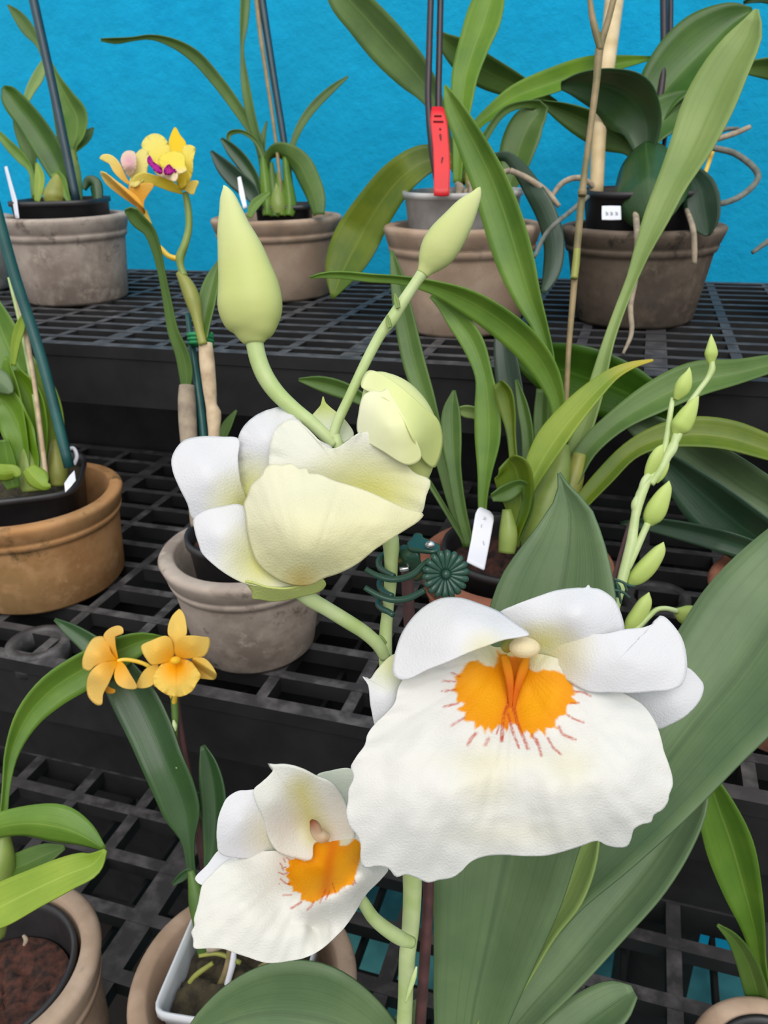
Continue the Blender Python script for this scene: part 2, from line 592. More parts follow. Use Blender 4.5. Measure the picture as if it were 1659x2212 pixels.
POTS = []
def claypot(label, mat, rim, base_y, z, taper=.8, group='clay cover pots on the benches', name='clay_pot', chip=.006, lip=.013):
    """rim: (x, y, width) of the rim in the frame; base_y: where the middle of the base stands"""
    rx, ry, rw = rim
    f = (base_y - ry) / (NAD[1] - ry)
    b = onplane(rx + (NAD[0] - rx) * f, base_y, z)
    lo, hi = 0., .6
    for _ in range(50):
        h = (lo + hi) / 2
        if proj(b + Vector((0, 0, h)))[1] > ry: lo = h
        else: hi = h
    t = proj(b + Vector((0, 0, h)))[2]
    Rr = rw / 2 * t / F
    return potat(label, mat, b, h, Rr, taper, group, name, chip, lip)
def potat(label, mat, b, h, Rr, taper=.8, group='clay cover pots on the benches', name='clay_pot', chip=.006, lip=.013):
    rb = Rr * taper
    r1 = Rr - .005
    rz = lambda q: rb + (r1 - rb) * q
    prof = [(rb * .5, 0), (rb - .004, 0), (rb, .004), (rz(.35), h * .35), (rz(.7) , h * .7), (rz(.735), h * .735), (rz(.745) + .0022, h * .745), (rz(.80) + .003, h * .80),
            (rz(.815) + .0014, h * .815), (rz(.83) + .003, h * .83), (Rr - .0012, h * .93), (Rr, h * .965), (Rr - .0015, h * .99), (Rr - .004, h), (Rr - lip + .002, h), (Rr - lip, h * .985),
            (min(Rr - lip - .001, r1 - .012), h * .74), (rz(.35) - .012, h * .35), (rb - .012, .014), (rb * .4, .013)]
    vs, fs = lathe(prof, b, wob=chip)
    o = mesh(name, vs, fs, M[mat], loc=b)
    tag(o, label, 'plant pot', group)
    info = dict(o=o, b=b, h=h, R=Rr, rb=rb)
    print('POT', label[:40], 't=%.3f' % proj(b + Vector((0, 0, h)))[2], 'R=%.3f h=%.3f' % (Rr, h), tuple(round(v, 3) for v in b))
    POTS.append(info)
    return info

def innerpot(plant, p, r, dz, mat='black', sq=0, rot=0., off=(0, 0), bark='bark', lvl=.012):
    """the plastic nursery pot that stands inside clay pot p, its rim dz above the clay rim"""
    b = p['b'] + Vector((off[0], off[1], .016))
    h = p['h'] + dz - .016
    rb = min(r * .82, p['rb'] - .018)
    w_ = .0016
    prof = [(rb * .5, 0), (rb, 0), (rb + (r - rb) * .5, h * .5), (r - .001, h - .006), (r + .0015, h - .0055), (r + .0015, h), (r - w_, h), (r - w_ - .001, h - .006), (rb + (r - rb) * .5 - w_, h * .5), (rb - w_, .003), (rb * .4, .003)]
    vs, fs = lathe(prof, b, sq=sq, rot=rot)
    o = mesh('nursery_pot', vs, fs, M[mat], plant)
    # bark: a bumpy disc just under the rim
    vs, fs = [], []
    rr = r - w_ - .003 if lvl < .02 else r * .95 - .004
    k, q = 14, 48
    for i in range(k + 1):
        for j in range(q):
            a = 2 * math.pi * j / q
            ra = rr * i / k
            if sq:
                ra /= ((abs(math.cos(a)) ** sq + abs(math.sin(a)) ** sq) ** (1 / sq))
            x, y = ra * math.cos(a + rot), ra * math.sin(a + rot)
            zz = .006 * mnoise.noise(Vector((x * 130, y * 130, b.x * 50))) + .003 * mnoise.noise(Vector((x * 400, y * 400, 3)))
            vs.append(b + Vector((x, y, h - lvl + zz * (1 if i < k else 0))))
    for i in range(k):
        for j in range(q):
            j2 = (j + 1) % q
            fs.append((i * q + j, (i + 1) * q + j, (i + 1) * q + j2, i * q + j2))
    mesh('potting_bark', vs, fs, M[bark], plant, thick=.002)
    return o

def plant(p, label, name='potted_orchid', cat='orchid', group=None, off=(0, 0)):
    e = empty(name, p['b'] + Vector((off[0], off[1], .016)))
    return tag(e, label, cat, group)

def stake(name, label, mat, t, pts, cat='plant stake', group=None, seg=12):
    """a loose stick: one mesh, top level"""
    o = tube(None, name, mat, t, pts, seg=seg)
    return tag(o, label, cat, group)

def plate(parent, name, mat, t, outline, view=(0, 0, 1.), th=.0012, dz=None, smooth=True):
    """a small flat plastic tag or sticker: an outline in the frame at distance t (number or depth points)"""
    ctrl = [(x, y, t) for x, y in outline] if isinstance(t, float) else t
    O = np.array(outline, float)
    o = petal(parent, name, mat, outline, ctrl, view, rings=6, m=90, th=th, wr=0, lin_edge=True)
    return o

# ------------------------------------------------------------------ the setting
def slab(name, x0, x1, y0, y1, z0, z1, mat):
    vs, fs = [], []
    box(vs, fs, x0, x1, y0, y1, z0, z1)
    return tag(mesh(name, vs, fs, M[mat], smooth=False, loc=((x0 + x1) / 2, (y0 + y1) / 2, z0)), kind='structure')
slab('wall_back', -2.6, 2.0, YW, YW + .12, 0, 2.6, 'wall')
slab('floor', -2.6, 2.0, -.9, YW + .12, -.1, 0, 'floor')

# ------------------------------------------------------------------ three stepped benches
def bench(label, x0, x1, y0, y1, z, pitch_x, pitch_y, bar, rings=(), skirt_h=.062, riser=0, shade_z=0):
    e = tag(empty('plastic_bench', ((x0 + x1) / 2, (y0 + y1) / 2, 0)), label, 'bench', 'black plastic grid benches in three steps')
    vs, fs = [], []
    y = y0
    box(vs, fs, x0, x1, y0, y0 + .013, z - .012, z)
    box(vs, fs, x0, x1, y1 - .013, y1, z - .03, z)
    ny = round((y1 - y0) / pitch_y)
    for i in range(1, ny):
        yy = y0 + (y1 - y0) * i / ny
        box(vs, fs, x0, x1, yy - bar / 2, yy + bar / 2, z - .014, z)
    nx = round((x1 - x0) / pitch_x)
    for i in range(nx + 1):
        xx = x0 + (x1 - x0) * i / nx
        k = bar * (2.0 if i % 4 == 2 else 1.0)
        box(vs, fs, xx - k / 2, xx + k / 2, y0 + .002, y1 - .002, z - .0145, z - .0005)
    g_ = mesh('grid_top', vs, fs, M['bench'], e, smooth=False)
    g_.data.materials.append(M['skirt'])                     # pale worn tops, near-black sides: light and gap shade put into the colour
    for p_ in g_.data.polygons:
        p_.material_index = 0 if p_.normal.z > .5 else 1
    # a second, finer web of ribs lower down
    vs, fs = [], []
    for i in range(1, ny, 2):
        yy = y0 + (y1 - y0) * (i + .5) / ny
        box(vs, fs, x0, x1, yy - .002, yy + .002, z - .045, z - .03)
    for i in range(nx):
        xx = x0 + (x1 - x0) * (i + .5) / nx
        box(vs, fs, xx - .002, xx + .002, y0 + .01, y1 - .01, z - .045, z - .031)
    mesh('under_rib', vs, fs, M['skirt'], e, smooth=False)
    vs, fs = [], []
    box(vs, fs, x0, x1, y0 + .0015, y0 + .011, z - skirt_h, z - .006)
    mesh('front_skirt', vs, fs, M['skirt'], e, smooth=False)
    for k, (px_, py_, r) in enumerate(rings):
        c = onplane(px_, py_, z)
        prof = [(r - .008, -.02), (r, -.02), (r, .0012), (r - .008, .0012), (r - .008, -.02)]
        vs, fs = lathe(prof[:4], c, 48)
        fs = fs[:-2] + [(3 * 48 + q, 3 * 48 + (q + 1) % 48, (q + 1) % 48, q) for q in range(48)]
        mesh('leg_socket', vs, fs, M['bench'], e)
    if riser:  # dark sheet added to stand in for the shade under the bench
        vs, fs = [], []
        box(vs, fs, x0 + .01, x1 - .01, y0 + riser, y0 + riser + .012, shade_z, z - .022)
        if shade_z < Z3 - .2:
            box(vs, fs, x0 + .01, -.45, y0 + riser, y0 + riser + .012, .02, shade_z)
        mesh('shade_panel', vs, fs, M['skirt'], e, smooth=False)
    for xx in (x0 + .12, (x0 + x1) / 2 + .35, x1 - .12):
        for yy in (y0 + (.20 if z < Z1 - .05 else .33), y1 - .07):
            vs, fs = lathe([(.022, 0), (.03, .004), (.034, z - .046), (.02, z - .046)], Vector((xx, yy, 0)), 20)
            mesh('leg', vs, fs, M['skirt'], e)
    return e
bench('black plastic grid bench, highest step, against the blue wall', -2.0, 1.3, Y1, YW - .002, Z1, .068, .034, .0095, riser=.27, shade_z=.35)
bench('black plastic grid bench, middle step, holding the orange clay pot', -1.6, 1.1, Y2, Y1 + .25, Z2, .072, .043, .0095, rings=((82, 1388, .027), (1420, 1290, .03)), riser=.10, shade_z=Z3 + .002)
bench('black plastic grid bench, lowest step, nearest the bottom edge', -1.1, .9, .02, Y2 + .112, Z3, .074, .052, .012)
TI = Y1

# ------------------------------------------------------------------ clay pots
PA = claypot('weathered grey clay pot at top left beside the yellow blooms', 'clay_grey', (137, 463, 270), 645, Z1)
PA0 = claypot('grey clay pot cut off by the left edge, behind the teal stakes', 'clay_grey', (-112, 470, 262), 625, Z1)
PB = claypot('weathered tan clay pot behind the tall pale bud on the left', 'clay_tan', (597, 466, 283), 636, Z1, taper=.78)
PC = claypot('tan clay pot holding the smoky liner with the red tag', 'clay_tan', (998, 482, 342), 704, Z1, taper=.78)
PD = claypot('dark grey-brown clay pot at top right below the broad dark leaves', 'clay_brown', (1388, 484, 346), 688, Z1, taper=.74)
PE = claypot('clay pot beyond the right edge on the highest bench', 'clay_brown', (1890, 490, 330), 700, Z1)
PF = claypot('orange clay pot with a notched rim at the left edge, middle bench', 'clay_orange', (62, 1064, 388), 1248, Z2, taper=.86, chip=.012)
PG = claypot('grey clay pot on the middle bench behind the cupped white flower', 'clay_grey', (531, 1180, 372), 1385, Z2, taper=.72)
PH = claypot('brown clay pot behind the green clip and the strap leaves', 'clay_red', (1112, 1206, 420), 1420, Z2, taper=.8)
PI = claypot('reddish clay pot cut off by the right edge, middle bench', 'clay_red', (1757, 1272, 424), 1545, Z2, taper=.78)
PK = claypot('large tan clay pot in the bottom left corner', 'clay_tan', (-22, 2085, 456), 2330, Z3, taper=.85)
PL = claypot('tan clay pot around the white square pot at the bottom', 'clay_tan', (526, 2110, 490), 2345, Z3, taper=.85)
PM = claypot('clay pot in the bottom right corner', 'clay_tan', (1690, 2330, 380), 2560, Z3, taper=.85)
crown = W(868, 2480, .42)
PW = potat('clay pot below the frame holding the large white orchid', 'clay_tan', Vector((crown.x, crown.y, Z3)), .10, .062, .82)

# ------------------------------------------------------------------ A: top left plant
A = plant(PA, 'young orchid with a dark upright leaf in a black pot, top left', group=None, off=(0, 0))
innerpot(A, PA, .053, .0185, sq=4, rot=.30)
leaf(A, 'vivid', (.99, 1.0), [(6, 188, 4), (18, 200, 17), (34, 222, 24), (62, 256, 27), (92, 300, 29), (117, 345, 27), (133, 385, 20), (143, 425, 10)], fold=.5)
leaf(A, 'bright', (1.03, 1.0), [(107, 130, 3), (122, 170, 11), (143, 215, 24), (160, 250, 33), (162, 285, 25), (155, 318, 12), (160, 345, 9)], tilt=.9, fold=.6)
leaf(A, 'mid', (1.02, 1.0), [(202, 276, 2), (188, 293, 10), (168, 316, 8), (160, 328, 3)])
tube(A, 'pseudobulb', 'bulb', 1.0, [(156, 325, 7), (161, 370, 13), (166, 425, 12), (166, 440, 10)])
leaf(A, 'mid', (1.06, 1.04), [(17, 11, 2), (38, 33, 11), (62, 65, 14), (84, 98, 6), (100, 150, 3), (120, 260, 3), (140, 400, 4)])
leaf(A, 'pale', (1.05, 1.02), [(96, 134, 6), (83, 165, 11), (66, 195, 9), (55, 222, 6)])
leaf(A, 'mid', (1.02, 1.0), [(52, 222, 8), (48, 260, 17), (60, 310, 18), (70, 360, 9), (76, 430, 7)], tilt=.6)
leaf(A, 'bright', (1.0, 1.0), [(-8, 282, 5), (18, 312, 10), (50, 345, 11), (66, 368, 6), (76, 425, 5)])
leaf(A, 'dark', (.99, .99), [(182, 410, 4), (192, 392, 10), (204, 396, 13), (209, 415, 12), (210, 440, 8)], fold=-.5)
leaf(A, 'lime', .985, [(80, 352, 3), (86, 380, 10), (84, 410, 9), (80, 436, 5)])
tube(A, 'pseudobulb', 'bulb_y', .985, [(128, 375, 7), (122, 405, 19), (118, 428, 24), (118, 442, 18)])
leaf(A, 'bright', .98, [(118, 372, 10), (130, 390, 13), (140, 415, 9), (150, 436, 4)])
stake('plant_stake', 'dark blue-green stake in the top left plant', 'stake_navy', (.95, .985), [(68, -20, 10), (122, 225, 9.5), (166, 438, 9)])
tag(plate(None, 'plant_tag', 'tag_white', [(10, 362, .965), (34, 434, .945), (40, 470, .94)], [(10, 361), (15, 359), (25, 395), (36, 432), (41, 472), (34, 472), (28, 436), (19, 398)]), 'thin white tag standing edge-on in the top left pot', 'plant tag')

# ------------------------------------------------------------------ B: second plant on the top bench
B = plant(PB, 'grassy orchid with long thin arching leaves beside a dark stake')
innerpot(B, PB, .0345, .014, sq=5, rot=.3, off=(.012, 0))
leaf(B, 'mid', (1.02, 1.0, .98), [(218, 86, 3), (250, 88, 6), (288, 84, 4), (325, 80, 5), (372, 92, 9), (420, 120, 13), (470, 175, 13), (512, 232, 12), (546, 285, 10), (566, 330, 8), (576, 400, 6)], tilt=.5)
leaf(B, 'mid', (.98, .98), [(531, -30, 11), (527, 50, 9), (523, 105, 4), (530, 180, 9), (545, 260, 10), (563, 325, 8), (574, 400, 6)], tilt=.5, twist=2)
leaf(B, 'mid', (.96, .97), [(752, 165, 2), (720, 190, 7), (680, 228, 9), (650, 270, 8), (632, 315, 6), (622, 400, 5)])
leaf(B, 'mid', (.97, .95, .93), [(588, 440, 6), (576, 370, 8), (580, 338, 9), (598, 326, 15), (622, 332, 19), (648, 354, 23), (666, 388, 23), (681, 425, 20), (688, 464, 12)], tilt=.6, fold=-.35)
leaf(B, 'dark', .96, [(478, 299, 3), (500, 322, 12), (526, 352, 15), (549, 388, 12), (562, 440, 8)], fold=.5)
leaf(B, 'deep', .95, [(456, 326, 3), (480, 356, 15), (512, 388, 20), (542, 415, 17), (560, 448, 9)], fold=.4)
leaf(B, 'mid', .97, [(494, 312, 2), (495, 290, 5), (518, 284, 4), (548, 300, 5), (566, 330, 5), (572, 400, 4)])
leaf(B, 'mid', .98, [(576, 262, 2), (568, 300, 6), (566, 340, 6)])
for q_, m_ in (([(568, 336, 5), (570, 365, 9), (574, 405, 13), (577, 445, 13), (577, 466, 9)], 'bright'), ([(586, 350, 3), (588, 385, 9), (592, 420, 14), (594, 450, 14), (594, 468, 9)], 'mid'), ([(600, 372, 3), (604, 400, 9), (608, 435, 13), (608, 466, 9)], 'bright'), ([(616, 338, 6), (619, 375, 8), (624, 415, 12), (626, 445, 14), (624, 466, 9)], 'bright')):
    leaf(B, m_, .955, q_, fold=-.7, tilt=.1, name='leaf_sheath')
tube(B, 'pseudobulb', 'bulb', .96, [(596, 395, 8), (600, 425, 17), (602, 450, 19), (602, 466, 14)])
leaf(B, 'bright', .925, [(583, 415, 3), (566, 428, 8), (548, 446, 10), (538, 470, 5)])
tube(B, 'flower_stem', 'stem_tan', .955, [(552, -20, 5), (562, 70, 5), (576, 165, 4.5), (590, 260, 4), (606, 400, 4), (608, 455, 4)], label='thin tan flower stem')
stake('plant_stake', 'dark stake rising from the grassy orchid behind the tall bud', 'stake_navy', (.955, .98), [(563, -20, 8.5), (590, 160, 8), (614, 310, 7.5), (634, 455, 7)])
tag(plate(None, 'plant_tag', 'tag_white', .925, [(513, 384), (520, 381), (527, 412), (534, 448), (526, 452), (517, 420)]), 'thin grey-white tag beside the tip of the tall bud', 'plant tag')

# ------------------------------------------------------------------ C: plant with the red tag
Cp = plant(PC, 'orchid with wide arching strap leaves in a smoky clear pot with red tag')
innerpot(Cp, PC, .058, .031, mat='clear', bark='bark', lvl=.01)
leaf(Cp, 'mid', (.84, .80), [(720, -60, 25), (745, -10, 36), (785, 35, 40), (838, 95, 43), (890, 152, 38), (928, 200, 25), (955, 260, 12), (985, 370, 8)], label=None, fold=.35)
leaf(Cp, 'vividlime', (.80, .77), [(1076, -70, 12), (1062, -15, 30), (1046, 40, 38), (1026, 95, 34), (1006, 160, 29), (998, 225, 23), (992, 300, 14), (988, 395, 9)], fold=.35)
leaf(Cp, 'mid', (.87, .87), [(945, 66, 4), (958, 85, 14), (990, 112, 28), (1042, 150, 32), (1100, 178, 26), (1152, 198, 14), (1200, 225, 8)])
leaf(Cp, 'vividlime', (.86, .80), [(1405, 126, 4), (1335, 137, 14), (1272, 150, 23), (1190, 178, 25), (1112, 208, 20), (1062, 243, 14), (1028, 275, 10), (1004, 335, 7), (998, 400, 6)], fold=.5, tilt=.6)
leaf(Cp, 'olive', (.775, .79, .835, .85), [(998, 395, 8), (975, 350, 13), (925, 345, 29), (868, 380, 37), (812, 450, 43), (766, 530, 48), (736, 592, 34), (718, 645, 3)], fold=.3, tilt=.5)
leaf(Cp, 'mid', (.80, .82, .84), [(1000, 390, 8), (1040, 310, 8), (1090, 240, 8), (1140, 225, 8), (1168, 232, 15), (1142, 268, 35), (1120, 320, 38), (1108, 372, 28), (1095, 420, 10)], fold=.3)
leaf(Cp, 'deep', (.78, .735, .73), [(1005, 400, 7), (1050, 350, 8), (1092, 338, 10), (1122, 366, 15), (1152, 412, 20), (1182, 470, 22), (1196, 530, 22), (1190, 590, 18), (1172, 634, 4)], fold=-.3)
tube(Cp, 'aerial_root', 'root', .735, [(1102, 368, 6), (1140, 385, 6), (1180, 414, 7), (1208, 446, 5)])
tube(Cp, 'aerial_root', 'root', .74, [(1000, 420, 6), (1050, 385, 6), (1102, 368, 6)])
tube(Cp, 'pseudobulb', 'bulb_y', .765, [(1018, 345, 9), (1020, 385, 16), (1022, 430, 12)])
for x0_ in (985, 1012, 1040):
    tube(Cp, 'bark_chunk', 'root', .735, [(x0_, 385 + (x0_ % 7) * 2, 5), (x0_ + 8, 405, 9), (x0_ + 4, 425, 6)], label='pale bark chunk')
tube(Cp, 'flower_stem', 'stem_purple', (.76, .775), [(931, -20, 7), (927, 120, 7), (925, 220, 7), (934, 330, 7), (950, 430, 6)])
tube(Cp, 'flower_stem', 'stem_purple', (.765, .775), [(952, -20, 7), (949, 120, 7), (947, 235, 7), (952, 340, 6), (962, 430, 6)])
s_ = 200 / 1659
red = plate(None, 'plant_tag', 'tag_red', [(932, 235, .735), (968, 235, .735), (938, 418, .715), (970, 418, .715)],
            [(860 + x * s_, 210 + y * s_) for x, y in [(605, 180), (700, 172), (800, 180), (840, 260), (880, 440), (900, 700), (922, 1000), (932, 1300), (915, 1760), (780, 1775), (640, 1760), (640, 1300), (625, 900), (590, 560), (575, 380), (590, 260)]])
tag(red, 'red plastic tag with dark printed line in the smoky pot', 'plant tag')
def inkbar(parent, mat, pts, wd, t, nm='printed_text'):
    tube(parent, nm, mat, t, [(x, y, wd) for x, y in pts], seg=6)
for pts_, wd_ in [([(938, 250), (954, 250)], 1.6), ([(936, 262), (958, 262.5)], 1.6), ([(950, 277), (952, 280)], 1.8),
                  ([(951, 290), (953, 310), (956, 333)], 2.2), ([(956, 340), (954, 352), (956, 362)], 1.8)]:
    tq = np.interp(pts_[0][1], [235, 418], [.7335, .7135])
    inkbar(red, 'ink', pts_, wd_, tq)

# ------------------------------------------------------------------ D: dark-leaved moth orchid top right
D = plant(PD, 'moth orchid with broad dark leaves and wandering grey roots, top right')
innerpot(D, PD, .0605, .034, sq=3, rot=.2, lvl=.008, bark='moss')
leaf(D, 'vivid', (.80, .82), [(1625, 22, 5), (1582, 45, 34), (1530, 90, 60), (1476, 142, 64), (1432, 195, 52), (1406, 260, 30), (1392, 325, 14), (1390, 400, 9)], fold=.55, tilt=.5, label=None)
leaf(D, 'dark', (.755, .775), [(1212, 184, 8), (1250, 182, 26), (1310, 192, 46), (1358, 218, 60), (1388, 262, 46), (1394, 310, 28), (1392, 350, 12), (1390, 400, 8)], fold=.5, tilt=.6)
leaf(D, 'vivid', (.80, .80), [(1510, 200, 6), (1466, 228, 30), (1428, 258, 42), (1402, 300, 26), (1392, 345, 12)], fold=.3)
leaf(D, 'mid', (.835, .815), [(1168, 220, 4), (1215, 240, 19), (1270, 266, 29), (1322, 292, 30), (1362, 320, 15), (1388, 360, 6)], fold=.6, tilt=.5)
leaf(D, 'dark', (.77, .735, .72), [(1396, 312, 30), (1398, 335, 58), (1402, 370, 74), (1405, 415, 76), (1412, 450, 60), (1422, 476, 32), (1428, 488, 8)], fold=-.5, tilt=.1, label=None)
leaf(D, 'deep', (.76, .73, .72), [(1448, 345, 10), (1490, 372, 18), (1512, 410, 33), (1519, 450, 37), (1526, 490, 25), (1530, 509, 5)], fold=.35)
tube(D, 'flower_stem', 'stem_purple', (.83, .80), [(1434, -20, 8), (1431, 170, 7), (1410, 290, 7), (1398, 400, 6)])
tube(D, 'flower_stem', 'stem_purple', (.84, .81), [(1449, -20, 6), (1446, 150, 6), (1436, 300, 5), (1420, 400, 5)])
tube(D, 'aerial_root', 'root_grey', (.80, .74), [(1480, 300, 6), (1536, 318, 6.5), (1592, 334, 6.5), (1638, 380, 6.5), (1604, 421, 6.5), (1550, 440, 6), (1500, 425, 5)])
tube(D, 'aerial_root', 'root', .81, [(1480, 310, 6), (1549, 300, 6), (1590, 287, 6), (1620, 274, 5)])
tube(D, 'aerial_root', 'root_grey', .82, [(1480, 320, 5), (1561, 281, 5), (1596, 277, 3)])
tube(D, 'aerial_root', 'root', (.79, .775, .775), [(1300, 420, 6), (1255, 385, 6), (1220, 392, 6), (1198, 415, 5), (1192, 430, 3)])
tube(D, 'aerial_root', 'root_grey', (.74, .70, .70), [(1270, 425, 5), (1238, 452, 5), (1182, 502, 5), (1154, 556, 4)])
tube(D, 'aerial_root', 'root', (.76, .71, .73, .722, .698), [(1370, 425, 7), (1374, 470, 7), (1377, 520, 7), (1372, 600, 7), (1362, 660, 6), (1364, 720, 5), (1346, 764, 3)])
tube(D, 'aerial_root', 'root', (.76, .705, .71), [(1470, 425, 5), (1496, 490, 6), (1500, 540, 6), (1500, 570, 5)])
stake('bamboo_stake', 'pale bamboo stake standing behind the broad dark leaves', 'bamboo', (.83, .80, .792, .788), [(1329, -20, 21), (1312, 130, 18), (1296, 260, 16), (1288, 420, 15)])
stake('yellow_stick', 'short yellow stick at the back of the dark clay pot', 'yellow_plastic', .80, [(1541, 322, 6), (1528, 360, 6), (1500, 436, 6)], seg=4)
stk = plate(D, 'price_sticker', 'tag_white', [(1300, 446, .694), (1341, 446, .694), (1300, 475, .688), (1341, 475, .688)], [(1300, 445), (1320, 444.5), (1341, 445), (1341.5, 460), (1342, 475), (1320, 475.5), (1300, 475), (1299.5, 460)], th=.0005)
stk['label'] = 'small white sticker with faint grey marks'
for x_ in (1308, 1318, 1329):
    for q_ in ([(x_ + 1, 457), (x_ + 2.5, 461), (x_ + 1.5, 466)], [(x_ + 4.5, 458), (x_ + 5, 465)]):
        inkbar(stk, 'grey_ink', q_, .8, .6895, 'faint_mark')

# ------------------------------------------------------------------ E: plant mostly beyond the right edge
E = plant(PE, 'orchid beyond the right edge whose leaf tips reach in')
innerpot(E, PE, .055, .02)
leaf(E, 'mid', (.80, .80), [(1590, 150, 3), (1625, 146, 15), (1690, 152, 24), (1780, 200, 26), (1850, 320, 14), (1880, 430, 8)])
leaf(E, 'dark', (.82, .80), [(1606, 6, 3), (1650, -8, 12), (1740, 10, 22), (1840, 140, 22), (1885, 430, 8)])
tube(E, 'aerial_root', 'root_grey', (.74, .74), [(1625, 546, 4), (1662, 520, 6), (1760, 470, 6), (1850, 450, 6)])

# ------------------------------------------------------------------ F: green fan in the orange pot
Fp = plant(PF, 'bright green leafy orchid fan in a black pot, left edge')
innerpot(Fp, PF, .056, .017, sq=5, rot=.55, bark='moss', off=(-.005, 0))
leaf(Fp, 'bright', (.75, .76), [(-30, 640, 20), (-5, 700, 34), (28, 775, 42), (62, 835, 44), (92, 895, 34), (102, 960, 24), (100, 1025, 16)], fold=.4, tilt=.5)
leaf(Fp, 'lime', (.72, .73), [(72, 782, 10), (96, 840, 24), (112, 890, 25), (120, 940, 20), (115, 1020, 16)], fold=.5, tilt=.6)
leaf(Fp, 'vividlime', (.705, .72), [(30, 800, 14), (62, 850, 28), (75, 910, 30), (82, 965, 22), (80, 1030, 16)], fold=.6, tilt=.6)
leaf(Fp, 'vividlime', (.70, .71), [(-30, 850, 30), (10, 872, 34), (40, 925, 32), (58, 980, 26), (66, 1035, 18)], fold=.5, tilt=.5, wav=.1)
leaf(Fp, 'grey', (.69, .69), [(-30, 808, 24), (0, 828, 24), (18, 842, 12), (24, 850, 4)], fold=-.4)
leaf(Fp, 'lime', (.69, .70), [(52, 678, 3), (44, 705, 10), (34, 742, 9), (28, 790, 5)])
leaf(Fp, 'lime', (.68, .68), [(-30, 1015, 14), (10, 1022, 18), (34, 1020, 12), (40, 1030, 4)], fold=-.4)
leaf(Fp, 'lime', (.665, .66), [(60, 1012, 15), (80, 1034, 22), (98, 1050, 10), (110, 1050, 3)], fold=-.5)
leaf(Fp, 'bright', (.69, .70), [(8, 950, 10), (14, 985, 16), (22, 1030, 18), (30, 1055, 12)], fold=.4)
leaf(Fp, 'vividlime', (.70, .71), [(14, 770, 3), (20, 830, 20), (30, 890, 24), (44, 950, 18), (56, 1040, 12)], fold=.6, tilt=.8)
leaf(Fp, 'vivid', (.735, .735), [(60, 800, 10), (88, 850, 26), (106, 910, 22), (112, 970, 16), (108, 1040, 12)], fold=.4)
tube(Fp, 'pseudobulb', 'bulb', .715, [(60, 960, 14), (64, 1000, 24), (68, 1040, 26), (70, 1062, 20)])
tube(Fp, 'pseudobulb', 'bulb_y', .73, [(118, 950, 9), (122, 990, 18), (126, 1025, 20), (126, 1050, 14)])
tube(Fp, 'flower_stem', 'stem', .712, [(20, 600, 4), (42, 690, 4.5), (58, 770, 4), (80, 900, 4), (90, 1030, 4)])
tube(Fp, 'aerial_root', 'tag_white', .72, [(146, 972, 4), (158, 968, 4), (166, 985, 4), (160, 1004, 4)], label='white root tip')
st_ = plate(Fp, 'price_sticker', 'tag_white', [(140, 1040, .652), (150, 1020, .665), (163, 1030, .66)], [(139, 1044), (150, 1028), (161, 1016), (164, 1038), (153, 1052), (141, 1064)], th=.0005)
st_['label'] = 'small white sticker'
stake('plant_stake', 'long teal stake leaning in the orange clay pot', 'stake_green', (.66, .69, .705), [(-30, 370, 12), (30, 590, 12), (88, 770, 11.5), (150, 1010, 11)])
stake('dry_stick', 'thin tan stick beside the teal stake at left edge', 'cane_dry', (.70, .702), [(-10, 470, 6), (18, 560, 6), (48, 680, 6), (70, 800, 5), (100, 1030, 5)])

# ------------------------------------------------------------------ G: cane orchid with the yellow and magenta blooms
vg = (150, 250, .3211)
def G_(pts):
    return [(150 + x * .3211, 250 + y * .3211, r * .3211) for x, y, r in pts]
G = plant(PG, 'cane orchid with two yellow blooms, one lipped with magenta, tied to stake')
innerpot(G, PG, .043, .014, off=(-.004, 0))
leaf(G, 'mid', (.575, .60, .62), G_([(372, 640, 10), (420, 652, 45), (470, 710, 48), (535, 770, 40), (580, 880, 33), (620, 1050, 25), (660, 1250, 28), (700, 1450, 36), (760, 1600, 45), (785, 1720, 46), (785, 1840, 30)]), tilt=.5, fold=.35)
tube(G, 'cane', 'cane_grey', (.62, .615), G_([(790, 1815, 52), (790, 1900, 60), (795, 2040, 62), (805, 2200, 58), (830, 2450, 50), (860, 2760, 45)]), label='papery grey old cane')
tube(G, 'cane', 'cane_dry', (.61, .615), G_([(915, 1530, 46), (925, 1650, 52), (945, 1850, 46), (958, 1965, 40), (968, 1985, 50), (972, 2150, 38), (970, 2450, 40), (940, 2760, 40)]), label='pale dry cane')
stake('plant_stake', 'teal stake between the two dry canes', 'stake_green', (.625, .625), G_([(795, 1330, 18), (830, 1600, 26), (880, 1950, 28), (905, 2200, 28), (925, 2740, 26)]))
tube(G, 'pseudobulb', 'bulb_y', .605, G_([(735, 1055, 22), (790, 1140, 48), (830, 1240, 52), (855, 1340, 38), (880, 1460, 30), (900, 1540, 30)]))
leaf(G, 'mid', (.62, .605), G_([(1010, 960, 4), (960, 1120, 48), (925, 1260, 58), (902, 1400, 48), (895, 1500, 36)]), fold=.5)
def tie_band(parent, name, mat, c, rx, ry, r, turns, seg=10):
    Cs = []
    n = 24 * turns
    for i in range(n + 1):
        a = 2 * math.pi * i / 24
        u = Vector(_x_world * (rx * math.cos(a)))
        v = Vector(_y_world * (ry * math.sin(a)))
        Cs.append(c + u + v + Vector((0, 0, (i / n - .5) * r * 2 * turns * .95)))
    vs, fs = sweep(Cs, [r] * len(Cs), seg)
    return mesh(name, vs, fs, M[mat], parent)
_x_world, _y_world = Vector((R.col[0])), Vector((R.col[2]))
tb = tie_band(None, 'plant_tie', 'tie', W(150 + 882 * .3211, 250 + 1505 * .3211, .615), .0088, .0085, .0016, 3)
tag(tb, 'green twine wrapped around dry cane and teal stake', 'plant tie')
